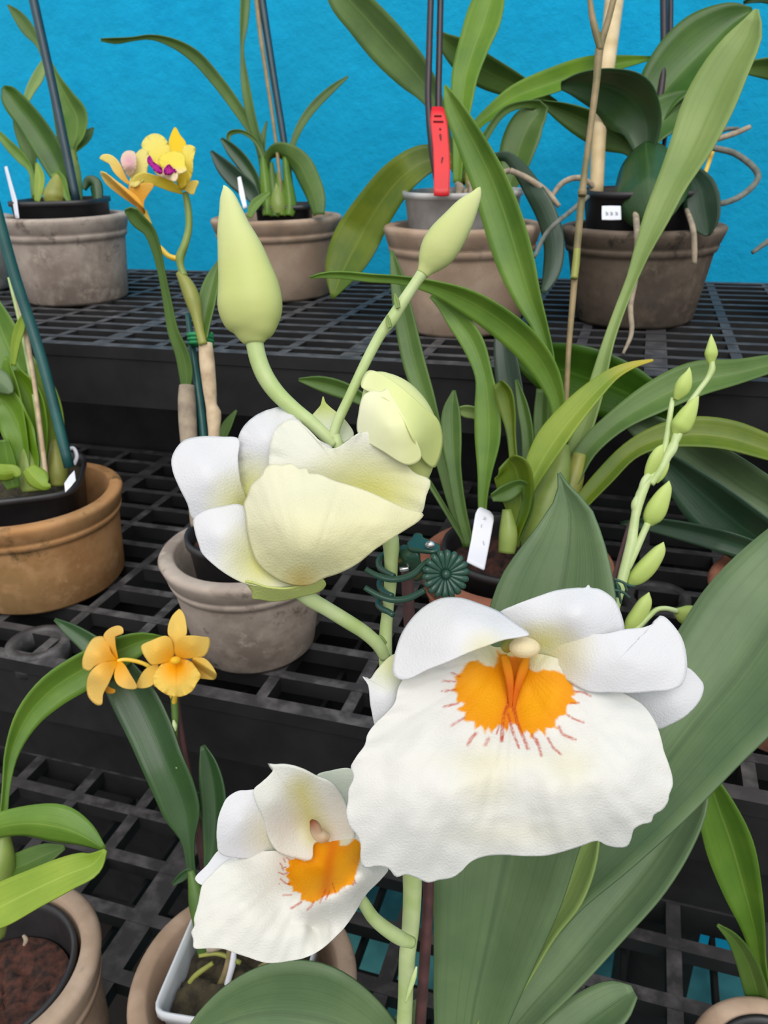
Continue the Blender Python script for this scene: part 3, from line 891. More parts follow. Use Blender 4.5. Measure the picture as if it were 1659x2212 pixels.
tube(G, 'flower_stem', 'bulb', (.60, .605), G_([(780, 520, 22), (800, 640, 24), (802, 760, 24), (775, 870, 26), (745, 950, 30), (748, 1010, 24), (770, 1080, 28)]), label='yellow-green flower stem')
tube(G, 'flower_stem', 'yellow_plastic', (.605, .61), G_([(505, 640, 16), (548, 745, 14), (590, 860, 14), (628, 905, 17), (670, 945, 18), (735, 965, 20)]), label='yellow flower stem')
fl = empty('flower', W(390, 370, .60), G)
fl['label'] = 'yellow bloom with magenta lip'
yb = radial((246, 222, 70), (242, 232, 136), (700, 420), 60, 330)
petal(fl, 'petal', 'yellow_petal', [(485, 200), (510, 150), (560, 122), (610, 128), (650, 160), (680, 220), (705, 270), (660, 350), (580, 330), (530, 280)], [(490, 200, .603), (600, 130, .606), (640, 330, .597)], vg, pig=yb, ruf=.0015, rings=8, m=60, label=None)
petal(fl, 'sepal', 'yellow_petal', [(668, 190), (685, 120), (712, 78), (745, 130), (785, 190), (745, 260), (700, 270)], [(712, 80, .612), (700, 260, .60), (780, 190, .606)], vg, pig=(246, 212, 44), rings=8, m=50)
petal(fl, 'petal', 'yellow_petal', [(775, 200), (845, 212), (832, 300), (826, 390), (800, 450), (745, 490), (715, 420), (740, 280)], [(840, 215, .600), (720, 400, .598), (825, 390, .594)], vg, pig=yb, ruf=.0015, rings=8, m=60)
petal(fl, 'sepal', 'yellow_petal', [(408, 472), (430, 410), (485, 382), (600, 408), (700, 445), (765, 525), (690, 512), (560, 468), (480, 462)], [(410, 470, .586), (600, 430, .588), (760, 520, .598)], vg, pig=yb, rings=8, m=60, center=(580, 430))
petal(fl, 'sepal', 'yellow_petal', [(742, 492), (820, 440), (868, 440), (850, 490), (830, 532), (785, 508)], [(745, 490, .598), (865, 440, .588), (830, 530, .59)], vg, pig=(240, 216, 110), rings=6, m=40)
petal(fl, 'lip', 'yellow_petal', [(600, 300), (625, 262), (700, 240), (772, 262), (778, 330), (790, 370), (740, 395), (715, 440), (640, 420), (590, 400), (570, 360), (620, 350)], [(600, 300, .590), (700, 250, .592), (690, 330, .580), (640, 410, .584)], vg, pig=lambda X, r: blend((246, 230, 96), (246, 230, 196), (X[:, 1] - 340) / 60), ruf=.0012, rfreq=7, rings=10, m=80, wr=.001)
petal(fl, 'lip_edge', 'yellow_petal', [(522, 300), (538, 268), (565, 312), (600, 335), (625, 365), (618, 392), (575, 372), (540, 330)], [(525, 290, .580), (620, 380, .578)], vg, pig=(190, 36, 160), ruf=.002, rings=6, m=40, label='magenta lip edge')
petal(fl, 'lip_edge', 'yellow_petal', [(636, 362), (672, 326), (690, 350), (728, 372), (700, 382), (672, 398), (640, 392)], [(640, 370, .577), (720, 372, .577)], vg, pig=(196, 40, 160), ruf=.002, rings=6, m=40, label='magenta lip edge')
fl = empty('flower', W(290, 390, .59), G)
fl['label'] = 'yellow bloom seen from the side with pink-white lip'
oy = radial((244, 186, 70), (244, 226, 136), (470, 600), 80, 380)
petal(fl, 'petal', 'yellow_petal', [(204, 288), (225, 262), (275, 262), (325, 300), (372, 390), (410, 470), (360, 440), (300, 380), (262, 318)], [(205, 288, .594), (280, 270, .59), (400, 460, .586)], vg, pig=oy, rings=8, m=60, center=(310, 340))
petal(fl, 'sepal', 'yellow_petal', [(208, 376), (245, 385), (320, 440), (400, 500), (470, 560), (508, 660), (430, 600), (330, 530), (240, 450)], [(208, 376, .590), (340, 480, .580), (505, 655, .592)], vg, pig=oy, rings=8, m=60, center=(340, 480))
petal(fl, 'sepal', 'yellow_petal', [(400, 470), (480, 455), (570, 462), (530, 530), (502, 580), (505, 664), (470, 640), (430, 570)], [(400, 470, .584), (570, 462, .588), (500, 660, .592)], vg, pig=oy, rings=8, m=60)
petal(fl, 'petal', 'yellow_petal', [(445, 262), (490, 222), (530, 250), (528, 340), (510, 420), (440, 480), (405, 470), (425, 360)], [(490, 225, .594), (420, 460, .584), (528, 330, .59)], vg, pig=(238, 226, 140), ruf=.001, rings=8, m=60)
petal(fl, 'lip', 'yellow_petal', [(365, 250), (400, 236), (440, 248), (452, 300), (440, 380), (400, 410), (370, 370), (345, 300)], [(370, 250, .584), (440, 250, .586), (400, 330, .576), (400, 400, .582)], vg, pig=radial((228, 172, 186), (244, 226, 196), (400, 310), 0, 80), wr=.001, ruf=.0005, rings=8, m=60)
leaf(G, 'mid', (.64, .64), [(511, 886, 2), (492, 916, 10), (478, 950, 10), (465, 1010, 8), (450, 1120, 6)])

# ------------------------------------------------------------------ H: strap-leaved orchid
H = plant(PH, 'strap-leaved orchid with many long green leaves on the middle bench')
innerpot(H, PH, .0555, .012, lvl=.018)
HB = .585
leaf(H, 'pale', (.56, .60, .60), [(1634, 20, 4), (1618, 72, 30), (1572, 152, 47), (1532, 235, 53), (1497, 315, 45), (1452, 402, 32), (1420, 472, 27), (1390, 540, 18), (1367, 600, 12), (1340, 668, 11), (1315, 740, 12), (1286, 850, 18), (1250, 960, 20), (1205, 1080, 16), (1160, 1180, 12)], fold=.5, tilt=.5, n=44)
leaf(H, 'bright', (.60, .60), [(961, 184, 2), (978, 225, 18), (1026, 318, 31), (1062, 395, 38), (1092, 480, 42), (1118, 565, 40), (1142, 640, 29), (1168, 705, 17), (1186, 770, 12), (1196, 860, 12), (1195, 960, 14), (1160, 1160, 10)], fold=.55, tilt=.5, n=42)
leaf(H, 'bright', (.56, .57, .59), [(669, 600, 2), (700, 594, 6), (742, 594, 8), (800, 600, 9), (860, 604, 9), (930, 618, 14), (1010, 650, 26), (1086, 698, 31), (1146, 752, 31), (1184, 808, 26), (1206, 872, 16), (1208, 960, 14), (1160, 1160, 10)], fold=.4, tilt=.5, n=44)
leaf(H, 'mid', (.62, .60), [(846, 542, 3), (858, 598, 14), (873, 680, 21), (896, 785, 24), (918, 855, 21), (938, 920, 16), (962, 1010, 16), (985, 1100, 13), (1010, 1180, 9)], fold=.4)
leaf(H, 'mid', (.585, .58), [(981, 843, 3), (976, 890, 19), (977, 950, 21), (982, 1010, 15), (996, 1100, 12), (1016, 1180, 9)], fold=.5)
leaf(H, 'bright', (.58, .58), [(930, 640, 3), (952, 656, 10), (988, 692, 22), (1022, 742, 24), (1046, 812, 19), (1054, 880, 27), (1055, 950, 27), (1048, 1025, 15), (1043, 1095, 9), (1050, 1180, 8)], fold=.4, twist=.8)
leaf(H, 'olive', (.565, .565), [(1076, 826, 12), (1090, 848, 19), (1100, 890, 16), (1106, 940, 9), (1112, 1010, 9), (1120, 1100, 8), (1110, 1180, 7)], fold=.7, tilt=.7)
leaf(H, 'olive', (.535, .55), [(1096, 994, 22), (1108, 1010, 38), (1118, 1050, 38), (1122, 1095, 27), (1112, 1150, 14), (1105, 1190, 8)], fold=.7, tilt=.4)
leaf(H, 'mid', (.53, .55), [(1062, 1075, 8), (1090, 1065, 18), (1128, 1048, 12), (1142, 1070, 12), (1135, 1110, 12), (1110, 1180, 8)], fold=.5)
leaf(H, 'tipped', (.53, .56), [(1411, 778, 2), (1370, 788, 7), (1328, 808, 13), (1280, 850, 22), (1234, 900, 28), (1192, 955, 31), (1158, 1015, 24), (1132, 1075, 15), (1112, 1180, 9)], fold=.5, tilt=.7)
leaf(H, 'mid', (.60, .585), [(1740, 768, 10), (1660, 788, 20), (1590, 805, 27), (1500, 822, 38), (1420, 858, 36), (1332, 912, 25), (1268, 972, 22), (1232, 1034, 22), (1190, 1110, 18), (1160, 1180, 12)], fold=.4, tilt=.4)
leaf(H, 'olive', (.54, .565), [(1740, 1000, 14), (1660, 970, 26), (1570, 942, 32), (1485, 936, 32), (1418, 948, 25), (1362, 976, 20), (1308, 1030, 20), (1264, 1078, 17), (1220, 1130, 12), (1180, 1190, 8)], fold=.5, tilt=.5, label=None)
leaf(H, 'deep', (.63, .60), [(1078, 690, 4), (1088, 740, 20), (1100, 820, 27), (1112, 900, 24), (1116, 1000, 14), (1110, 1150, 9)], fold=.4)
leaf(H, 'mid', (.60, .59), [(1115, 820, 3), (1130, 880, 12), (1140, 940, 13), (1140, 1040, 12), (1130, 1150, 8)], fold=.5)
leaf(H, 'mid', (.60, .60), [(1172, 840, 12), (1170, 900, 16), (1168, 960, 14), (1165, 1060, 12)], fold=.5)
tube(H, 'pseudobulb', 'bulb', .575, [(1216, 960, 14), (1204, 1020, 30), (1180, 1090, 40), (1160, 1150, 36), (1150, 1200, 24)])
tube(H, 'pseudobulb', 'bulb_y', .59, [(1252, 980, 14), (1236, 1040, 24), (1208, 1120, 26), (1180, 1190, 18)])
tube(H, 'pseudobulb', 'bulb', .545, [(1095, 1100, 10), (1098, 1150, 20), (1094, 1195, 18)])
leaf(H, 'mid', (.62, .60), [(645, 820, 3), (690, 827, 15), (735, 840, 18), (775, 858, 14), (830, 900, 8), (900, 1000, 6), (1010, 1180, 5)], fold=.4)
leaf(H, 'pale', (.60, .60), [(982, 886, 3), (1005, 888, 13), (1030, 895, 12), (1050, 930, 6), (1060, 1000, 5)])
tube(H, 'flower_stem', 'stem_tan', (.585, .60), [(1330, -20, 7), (1312, 50, 7), (1296, 100, 9), (1288, 180, 8), (1270, 320, 7), (1258, 415, 8), (1248, 520, 8), (1238, 640, 7), (1228, 760, 6), (1222, 870, 6), (1205, 1020, 6), (1170, 1180, 6)], label='long tan flower stem')
tube(H, 'stem_node', 'bulb_y', .588, [(1247, 538, 7.6), (1244, 570, 8.4), (1240, 602, 8)], label='yellowish joint of the tan stem')
tube(H, 'stem_node', 'stem_tan', .586, [(1259, 407, 8), (1258, 415, 10), (1257, 423, 8.5)])
tube(H, 'flower_stem', 'stem_tan', (.58, .585), [(1272, -20, 5), (1280, 40, 7), (1290, 80, 8), (1297, 108, 6)])
tg = plate(None, 'plant_tag', 'tag_white', [(1035, 1097, .548), (1060, 1110, .548), (1010, 1220, .518), (1045, 1230, .518)], [(1010, 1205), (1018, 1165), (1027, 1110), (1032, 1099), (1038, 1096), (1058, 1105), (1065, 1114), (1066, 1124), (1056, 1180), (1046, 1232), (1028, 1224), (1008, 1214)])
tag(tg, 'white tag with faint pencil marks in the strap-leaved orchid pot', 'plant tag')
for q_ in ([(1046, 1116), (1050, 1120), (1044, 1121)], [(1041, 1132), (1039, 1142), (1038, 1156)], [(1044, 1168), (1046, 1178)]):
    inkbar(tg, 'pencil', q_, 1.0, float(np.interp(q_[0][1], [1097, 1225], [.5465, .5165])), 'handwriting')

# ------------------------------------------------------------------ I: moth orchid at the right edge
I = plant(PI, 'moth orchid with wide glossy dark leaves at the right edge')
innerpot(I, PI, .041, .012, mat='white_plastic')
leaf(I, 'vivid', (.64, .62, .60, .58), [(1108, 766, 8), (1140, 776, 30), (1190, 792, 54), (1265, 818, 68), (1340, 845, 62), (1420, 890, 46), (1500, 960, 40), (1590, 1060, 36), (1700, 1190, 24)], fold=.3, tilt=.3)
leaf(I, 'grey', (.61, .58, .56), [(1335, 896, 6), (1380, 915, 26), (1440, 948, 40), (1520, 1000, 52), (1600, 1055, 58), (1680, 1110, 50), (1730, 1200, 26)], fold=.5, tilt=.3)
leaf(I, 'deep', (.575, .56, .54), [(1400, 968, 6), (1450, 1010, 28), (1520, 1075, 50), (1590, 1135, 58), (1670, 1190, 50), (1740, 1240, 24)], fold=.5, tilt=.5)
leaf(I, 'deep', (.60, .555, .53), [(1340, 1130, 3), (1400, 1132, 14), (1500, 1152, 22), (1600, 1180, 24), (1690, 1212, 16), (1750, 1250, 10)], fold=.4)

# ------------------------------------------------------------------ K: bottom left plant
K = plant(PK, 'orchid with a long arching light green leaf in the bottom left pot')
innerpot(K, PK, .052, -.004, lvl=.03)
leaf(K, 'bright', (.50, .52, .54), [(0, 1900, 12), (6, 1790, 9), (13, 1700, 8), (26, 1622, 15), (60, 1548, 27), (112, 1492, 36), (180, 1448, 39), (252, 1410, 34), (308, 1386, 22), (352, 1377, 3)], fold=.4, tilt=.4, n=36)
leaf(K, 'bright', (.48, .47), [(-60, 1850, 18), (-20, 1794, 24), (50, 1776, 30), (124, 1782, 37), (180, 1803, 24), (226, 1834, 4)], fold=-.4, tilt=.6)
leaf(K, 'lime', (.455, .46), [(228, 1836, 4), (200, 1866, 26), (150, 1886, 35), (80, 1918, 40), (0, 1958, 44), (-60, 1990, 30)], fold=.3, tilt=.4)
leaf(K, 'mid', (.49, .49), [(140, 1830, 5), (100, 1845, 22), (40, 1872, 27), (-30, 1900, 20)], fold=.4)
tube(K, 'pseudobulb', 'bulb', .49, [(8, 1800, 12), (4, 1860, 28), (-6, 1930, 34), (-20, 2020, 30)])
tube(K, 'root', 'root', .53, [(50, 2020, 3), (56, 2030, 5), (52, 2042, 3)])

# ------------------------------------------------------------------ L: orange-yellow blooms in the white square pot
Lp = plant(PL, 'orchid with two orange-yellow blooms in a white square pot')
b_ = PL['b'] + Vector((0, 0, .016))
vsq = W(528, 2062, .512)
hh = vsq.z - b_.z
off_ = Vector((vsq.x, vsq.y, b_.z))
prof = [(.02, 0), (.032, 0), (.033, .004), (.038, hh * .5), (.0425, hh - .008), (.0446, hh - .0075), (.0446, hh), (.043, hh), (.042, hh - .008), (.037, hh * .5), (.032, .004), (.02, .004)]
vs, fs = lathe(prof, off_, 96, sq=14, rot=math.radians(8))
mesh('square_pot', vs, fs, M['white_plastic'], Lp)['label'] = 'white square plastic pot'
vs, fs = [], []
for i in range(29):
    for j in range(29):
        x, y = (i / 28 - .5) * .079, (j / 28 - .5) * .079
        c8, s8 = math.cos(math.radians(8)), math.sin(math.radians(8))
        z = hh - .016 + .010 * mnoise.noise(Vector((x * 90, y * 90, 2))) + .004 * mnoise.noise(Vector((x * 260, y * 260, 7)))
        vs.append(off_ + Vector((x * c8 - y * s8, x * s8 + y * c8, z)))
fs = [(i * 29 + j, (i + 1) * 29 + j, (i + 1) * 29 + j + 1, i * 29 + j + 1) for i in range(28) for j in range(28)]
mesh('potting_bark', vs, fs, M['moss'], Lp, thick=.002)
for q_, m_ in [([(392, 2150, 5), (420, 2110, 6), (460, 2080, 5)], 'bulb_y'), ([(455, 2170, 6), (490, 2090, 7), (496, 2040, 5)], 'stem_tan'), ([(483, 2160, 8), (492, 2120, 7), (502, 2080, 8), (506, 2050, 5)], 'tag_white'), ([(430, 2065, 4), (470, 2060, 5), (520, 2080, 5)], 'bulb_y'), ([(560, 2090, 5), (600, 2070, 6), (640, 2080, 4)], 'stem_tan'), ([(448, 2052, 7), (470, 2045, 8), (486, 2042, 5)], 'root')]:
    tube(Lp, 'root', m_, .508, q_)
LB = (418, 1990)
leaf(Lp, 'dark', (.55, .53, .53), [(118, 1338, 3), (150, 1358, 13), (195, 1390, 21), (240, 1432, 32), (288, 1500, 45), (325, 1572, 46), (354, 1645, 43), (380, 1705, 42), (398, 1760, 36), (407, 1815, 14), (413, 1875, 9), (422, 1930, 9), (440, 2050, 9)], fold=.45, tilt=.4, n=44)
leaf(Lp, 'dark', (.54, .53), [(438, 1610, 5), (450, 1650, 19), (460, 1705, 27), (463, 1755, 26), (460, 1820, 19), (452, 1880, 11), (444, 1950, 9), (440, 2050, 8)], fold=.5)
leaf(Lp, 'dark', (.53, .53), [(372, 1912, 2), (390, 1896, 9), (410, 1884, 8), (418, 1905, 6)], fold=.4)
tube(Lp, 'cane', 'stem_dark', .53, [(412, 1880, 7), (420, 1910, 14), (428, 1950, 20), (436, 2000, 18), (440, 2060, 14)])
tube(Lp, 'flower_stem', 'stem_dark', (.535, .54), [(376, 1500, 8), (378, 1540, 8), (377, 1600, 6.5), (380, 1660, 6), (390, 1720, 6), (408, 1820, 6), (420, 1920, 6)])
for x_, y_ in ((377, 1567), (378, 1612), (384, 1655)):
    tube(Lp, 'bract', 'stem', .532, [(x_ - 2, y_ - 12, 2), (x_, y_, 6), (x_ + 1, y_ + 12, 3)], label='pale bract on stem')
stake('plant_stake', 'slim maroon stake behind the orange-yellow blooms', 'stake_maroon', (.555, .55), [(376, 1480, 8), (392, 1600, 9), (410, 1700, 10), (440, 1860, 10), (470, 2062, 10)])
vy = (150, 1300, .211)
def org(at=(1085, 640), r0=60, r1=360):
    return radial((250, 188, 14), (244, 212, 112), at, r0, r1)
fl = empty('flower', W(380, 1430, .515), Lp)
fl['label'] = 'orange-yellow bloom facing forward'
P_ = dict(rings=10, m=70, th=.0006)
petal(fl, 'sepal', 'yellow_petal', [(1012, 340), (1010, 250), (1048, 150), (1100, 92), (1128, 74), (1168, 118), (1195, 220), (1195, 340), (1130, 390), (1075, 460), (1045, 380)], [(1128, 80, .527), (1075, 440, .517), (1010, 260, .520), (1195, 260, .520), (1100, 250, .523)], vy, pig=org(), **P_)
petal(fl, 'petal', 'yellow_petal', [(738, 452), (850, 392), (980, 348), (1035, 370), (1062, 430), (1075, 540), (1030, 610), (940, 632), (840, 642), (785, 580), (748, 515)], [(740, 455, .512), (900, 500, .508), (1060, 560, .516), (980, 350, .512)], vy, pig=org(), **P_)
petal(fl, 'petal', 'yellow_petal', [(1080, 430), (1130, 362), (1250, 345), (1370, 358), (1430, 370), (1432, 460), (1385, 552), (1300, 572), (1150, 580), (1090, 550)], [(1430, 370, .512), (1250, 450, .507), (1090, 560, .516), (1380, 550, .512)], vy, pig=org(), **P_)
petal(fl, 'sepal', 'yellow_petal', [(905, 640), (850, 650), (780, 690), (722, 770), (690, 872), (760, 886), (850, 852), (890, 760)], [(690, 870, .522), (890, 660, .516), (800, 780, .518)], vy, pig=org(), **P_)
petal(fl, 'sepal', 'yellow_petal', [(1260, 580), (1370, 575), (1450, 640), (1506, 750), (1490, 792), (1400, 792), (1310, 770), (1270, 680)], [(1500, 780, .522), (1270, 600, .516), (1400, 690, .517)], vy, pig=org(), **P_)
def lippig(X, r):
    d = np.hypot((X[:, 0] - 1085) / 1.0, (X[:, 1] - 660) / 1.1)
    c = blend((252, 180, 0), (246, 214, 104), (d - 60) / 150)
    st = np.exp(-((X[:, 0] - 1095) / 12.) ** 2) * (X[:, 1] > 600) * np.clip((900 - X[:, 1]) / 200, 0, 1)
    return c * (1 - .5 * st[:, None]) + np.array(lin((232, 140, 10))) * .5 * st[:, None]
petal(fl, 'lip', 'yellow_petal', [(930, 650), (990, 600), (1060, 582), (1150, 585), (1240, 610), (1300, 680), (1345, 760), (1305, 832), (1260, 910), (1180, 960), (1100, 972), (1000, 950), (905, 890), (858, 830), (868, 740)], [(1085, 610, .514), (1085, 700, .509), (870, 800, .508), (1340, 770, .508), (1100, 960, .504), (1100, 840, .503)], vy, pig=lippig, ruf=.001, rfreq=9, rings=18, m=100, th=.0006)
def blob(parent, name, mat, c, rx, ry, rz, cols=None, seg=20):
    vs, fs = [], []
    n = 12
    ax, ay, az = Vector(R.col[0]), Vector(R.col[1]), Vector(R.col[2])
    for i in range(n + 1):
        p = math.pi * i / n
        for k in range(seg):
            a = 2 * math.pi * k / seg
            vs.append(c + ax * (rx * math.sin(p) * math.cos(a)) + ay * (ry * math.cos(p)) + az * (rz * math.sin(p) * math.sin(a)))
    for i in range(n):
        for k in range(seg):
            k2 = (k + 1) % seg
            fs.append((i * seg + k, (i + 1) * seg + k, (i + 1) * seg + k2, i * seg + k2))
    cc = np.tile(np.array(lin(cols)), (len(vs), 1)) if cols else None
    return mesh(name, vs, fs, M[mat], parent, cols=cc, uv=[(v.x * 20, v.z * 20) for v in vs])
blob(fl, 'column', 'yellow_petal', W(150 + 1088 * .211, 1300 + 600 * .211, .507), .0035, .0026, .004, (250, 206, 60))
fl = empty('flower', W(225, 1440, .52), Lp)
fl['label'] = 'orange-yellow bloom seen from the side'
o2 = radial((248, 178, 14), (242, 206, 112), (490, 600), 30, 300)
petal(fl, 'sepal', 'yellow_petal', [(352, 345), (400, 282), (450, 255), (505, 244), (545, 270), (546, 326), (520, 305), (490, 300), (468, 345), (472, 450), (492, 590), (440, 560), (400, 450)], [(545, 325, .510), (500, 250, .514), (360, 345, .522), (490, 580, .52)], vy, pig=o2, center=(430, 370), **P_)
petal(fl, 'petal', 'yellow_petal', [(250, 372), (340, 356), (392, 400), (430, 520), (488, 596), (385, 610), (255, 660), (205, 705), (142, 680), (136, 590), (190, 450)], [(250, 375, .524), (150, 670, .516), (480, 590, .52), (280, 530, .512)], vy, pig=o2, **P_)
petal(fl, 'lip', 'yellow_petal', [(494, 602), (452, 720), (405, 830), (345, 950), (332, 1050), (290, 1058), (200, 980), (178, 850), (210, 730), (300, 640), (400, 600)], [(490, 605, .52), (300, 750, .508), (310, 1040, .512), (190, 860, .514)], vy, pig=o2, **P_)
petal(fl, 'petal', 'yellow_petal', [(510, 602), (562, 640), (622, 740), (692, 882), (590, 892), (500, 852), (462, 780), (470, 690)], [(510, 605, .52), (690, 880, .512), (470, 790, .51), (580, 780, .509)], vy, pig=o2, **P_)
petal(fl, 'sepal', 'yellow_petal', [(378, 860), (420, 880), (468, 905), (460, 932), (400, 938), (368, 910)], [(378, 870, .521), (465, 920, .519)], vy, pig=(236, 176, 60), rings=5, m=30)
tube(Lp, 'flower_stem', 'yellow_plastic', (.52, .535), [(253, 1428, 4), (268, 1425, 4.5), (300, 1430, 4.5), (322, 1440, 4.5), (350, 1470, 4), (375, 1510, 5)], label='yellow pedicel')
tube(Lp, 'flower_stem', 'yellow_plastic', (.515, .535), [(380, 1440, 5), (380, 1490, 5), (376, 1520, 6)], label='yellow pedicel')

# ------------------------------------------------------------------ M: plant at the bottom right
Mp = plant(PM, 'orchid with bright pleated leaves at the bottom right')
innerpot(Mp, PM, .036, .0)
leaf(Mp, 'bright', (.47, .485, .525), [(1522, 1656, 6), (1536, 1700, 26), (1552, 1750, 41), (1577, 1822, 49), (1605, 1920, 39), (1628, 2005, 23), (1641, 2080, 14), (1652, 2160, 17), (1664, 2290, 18)], fold=.6, tilt=.4, twist=.4)
leaf(Mp, 'mid', (.48, .525), [(1550, 1998, 3), (1582, 2026, 13), (1612, 2075, 22), (1634, 2140, 24), (1650, 2210, 22), (1664, 2310, 16)], fold=.5)

# ------------------------------------------------------------------ the large white orchid in front
WO = plant(PW, 'large white orchid in front with orange-throated flowers and pale buds')
innerpot(WO, PW, .045, .004)
leaf(WO, 'grey', (.385, .375, .385, .41), [(1207, 1021, 2), (1220, 1060, 15), (1230, 1100, 44), (1230, 1150, 68), (1222, 1210, 96), (1208, 1280, 122), (1192, 1380, 138), (1170, 1500, 148), (1140, 1650, 152), (1100, 1800, 146), (1078, 1900, 136), (1056, 2010, 112), (1026, 2150, 84), (1000, 2280, 60), (930, 2420, 30)], fold=.55, tilt=.2, n=48, th=.0014)
leaf(WO, 'grey', (.40, .40, .40, .415), [(1850, 1080, 60), (1740, 1240, 118), (1660, 1350, 138), (1590, 1450, 135), (1500, 1560, 122), (1400, 1690, 104), (1300, 1810, 84), (1205, 1930, 56), (1122, 2060, 36), (1060, 2180, 26), (1000, 2300, 22), (920, 2430, 18)], fold=.4, tilt=.35, n=48, th=.0014)
leaf(WO, 'grey', (.425, .42, .42), [(1520, 1672, 8), (1496, 1730, 34), (1452, 1800, 50), (1388, 1890, 57), (1308, 1985, 54), (1220, 2090, 48), (1140, 2180, 40), (1060, 2280, 30), (940, 2430, 18)], fold=.6, tilt=.3, n=40, th=.0014)
leaf(WO, 'pale', (.39, .39, .41), [(1290, 1790, 8), (1262, 1850, 30), (1226, 1930, 36), (1180, 2010, 24), (1118, 2110, 26), (1060, 2210, 22), (990, 2330, 18), (920, 2430, 14)], fold=.5, tilt=.4, th=.0012)
leaf(WO, 'grey', (.42, .42), [(1370, 2142, 12), (1340, 2158, 36), (1278, 2200, 50), (1210, 2255, 52), (1120, 2330, 42), (960, 2440, 18)], fold=.4, tilt=.3, th=.0014)
leaf(WO, 'grey', (.415, .40, .41), [(398, 2262, 14), (450, 2228, 46), (520, 2204, 82), (600, 2196, 108), (690, 2208, 112), (770, 2236, 84), (830, 2290, 60), (862, 2380, 36), (880, 2450, 20)], fold=.35, tilt=.5, th=.0014, n=36)
leaf(WO, 'grey', (.40, .41), [(900, 2160, 2), (880, 2200, 22), (868, 2260, 34), (866, 2350, 34), (870, 2440, 22)], fold=.5, tilt=.5)
tube(WO, 'bract', 'bud_pale' if False else 'stem', (.39, .395), [(1180, 1966, 3), (1172, 1990, 9), (1156, 2030, 12), (1140, 2062, 9), (1132, 2074, 4)], label='pale bract')
tube(WO, 'stem', 'stem', (.325, .332, .345, .37, .42), [(722, 940, 12), (740, 985, 13), (775, 1050, 15), (815, 1110, 18), (843, 1165, 19), (845, 1215, 15), (843, 1263, 14), (838, 1313, 12.5), (833, 1370, 14), (834, 1450, 15), (845, 1600, 18), (870, 1750, 20), (890, 1880, 21), (887, 2000, 19), (880, 2060, 18), (876, 2150, 16.5), (870, 2300, 17), (868, 2470, 18)], n=80, seg=20)
tube(WO, 'bract', 'stem', .352, [(900, 2088, 2), (894, 2110, 6), (884, 2140, 5), (876, 2165, 2)], label='dry bract on stem')
stake('plant_stake', 'maroon stake beside the stem of the large white orchid', 'stake_maroon', (.35, .358, .375, .42), [(878, 1200, 13), (882, 1300, 13), (896, 1500, 12), (920, 1760, 12), (926, 1900, 12), (917, 2080, 12), (908, 2212, 12), (896, 2470, 12)])

# ---- the two closed buds and the half-open one
LB0, LB1 = (198, 206, 130), (214, 220, 160)
bud(WO, 'bud', .318, [(483, 400, 1), (487, 408, 7), (492, 424, 16), (499, 455, 25), (508, 500, 38), (521, 545, 50), (532, 590, 59), (540, 630, 67), (543, 665, 69), (546, 695, 61), (548, 715, 48), (548, 730, 33), (549, 742, 21)], LB0, LB1, ridge=.035, label='tall pale green bud, largest')
tube(WO, 'pedicel', 'stem', (.318, .325), [(548, 730, 19), (552, 752, 19), (559, 780, 19), (574, 815, 19), (600, 851, 18), (637, 885, 16), (671, 912, 15), (698, 937, 14), (722, 962, 12)], n=50, seg=18)
bud(WO, 'bud', .318, [(1037, 404, 1), (1034, 410, 6), (1027, 424, 13), (1008, 450, 25), (985, 485, 34), (960, 520, 40), (942, 547, 38), (928, 568, 28), (919, 582, 18), (912, 593, 13)], (196, 204, 134), (210, 216, 154), ridge=.04, label='slim pale green bud')
tube(WO, 'pedicel', 'stem', (.318, .325), [(916, 586, 14), (904, 602, 12), (862, 665, 13), (846, 690, 14), (826, 716, 12), (791, 780, 11), (756, 855, 11), (728, 915, 11), (718, 950, 11)], n=50, seg=16)
leaf(WO, 'pale', .316, [(853, 634, 1), (856, 650, 5), (860, 666, 4)], name='bract')
leaf(WO, 'pale', .316, [(836, 680, 1), (838, 694, 5), (842, 708, 4)], name='bract')
bud(WO, 'bud', (.318, .322), [(800, 800, 1), (803, 808, 12), (812, 822, 30), (824, 842, 50), (840, 872, 68), (856, 910, 80), (866, 945, 83), (874, 985, 74), (882, 1022, 52), (882, 1060, 28), (866, 1120, 16)], (204, 212, 134), (216, 222, 164), ridge=.05, label='swollen pale bud beginning to open')
v1 = (360, 780, .37372)
petal(WO, 'bud_sepal', 'bud', [(1125, 150), (1160, 62), (1205, 60), (1300, 112), (1400, 192), (1480, 265), (1562, 335), (1592, 430), (1586, 520), (1545, 615), (1490, 580), (1430, 470), (1360, 330), (1280, 220), (1200, 170)], [(1160, 62, .317), (1300, 130, .306), (1400, 260, .300), (1590, 430, .314), (1540, 600, .312), (1450, 450, .297), (1130, 150, .312)], v1, pig=lambda X, r: blend((222, 227, 170), (206, 214, 132), (X[:, 0] - 1150) / 400), center=(1390, 290), label='greener outer sepal of the opening bud')
petal(WO, 'bud_sepal', 'bud', [(1140, 200), (1190, 175), (1240, 178), (1276, 160), (1300, 200), (1360, 300), (1430, 430), (1470, 560), (1400, 600), (1250, 520), (1110, 420), (1112, 300)], [(1140, 200, .306), (1270, 165, .304), (1110, 400, .309), (1280, 380, .296), (1450, 560, .299), (1350, 560, .299)], v1, pig=lambda X, r: blend((232, 233, 200), (222, 226, 166), (X[:, 0] - 1120) / 300), label='pale inner sepal of the opening bud')

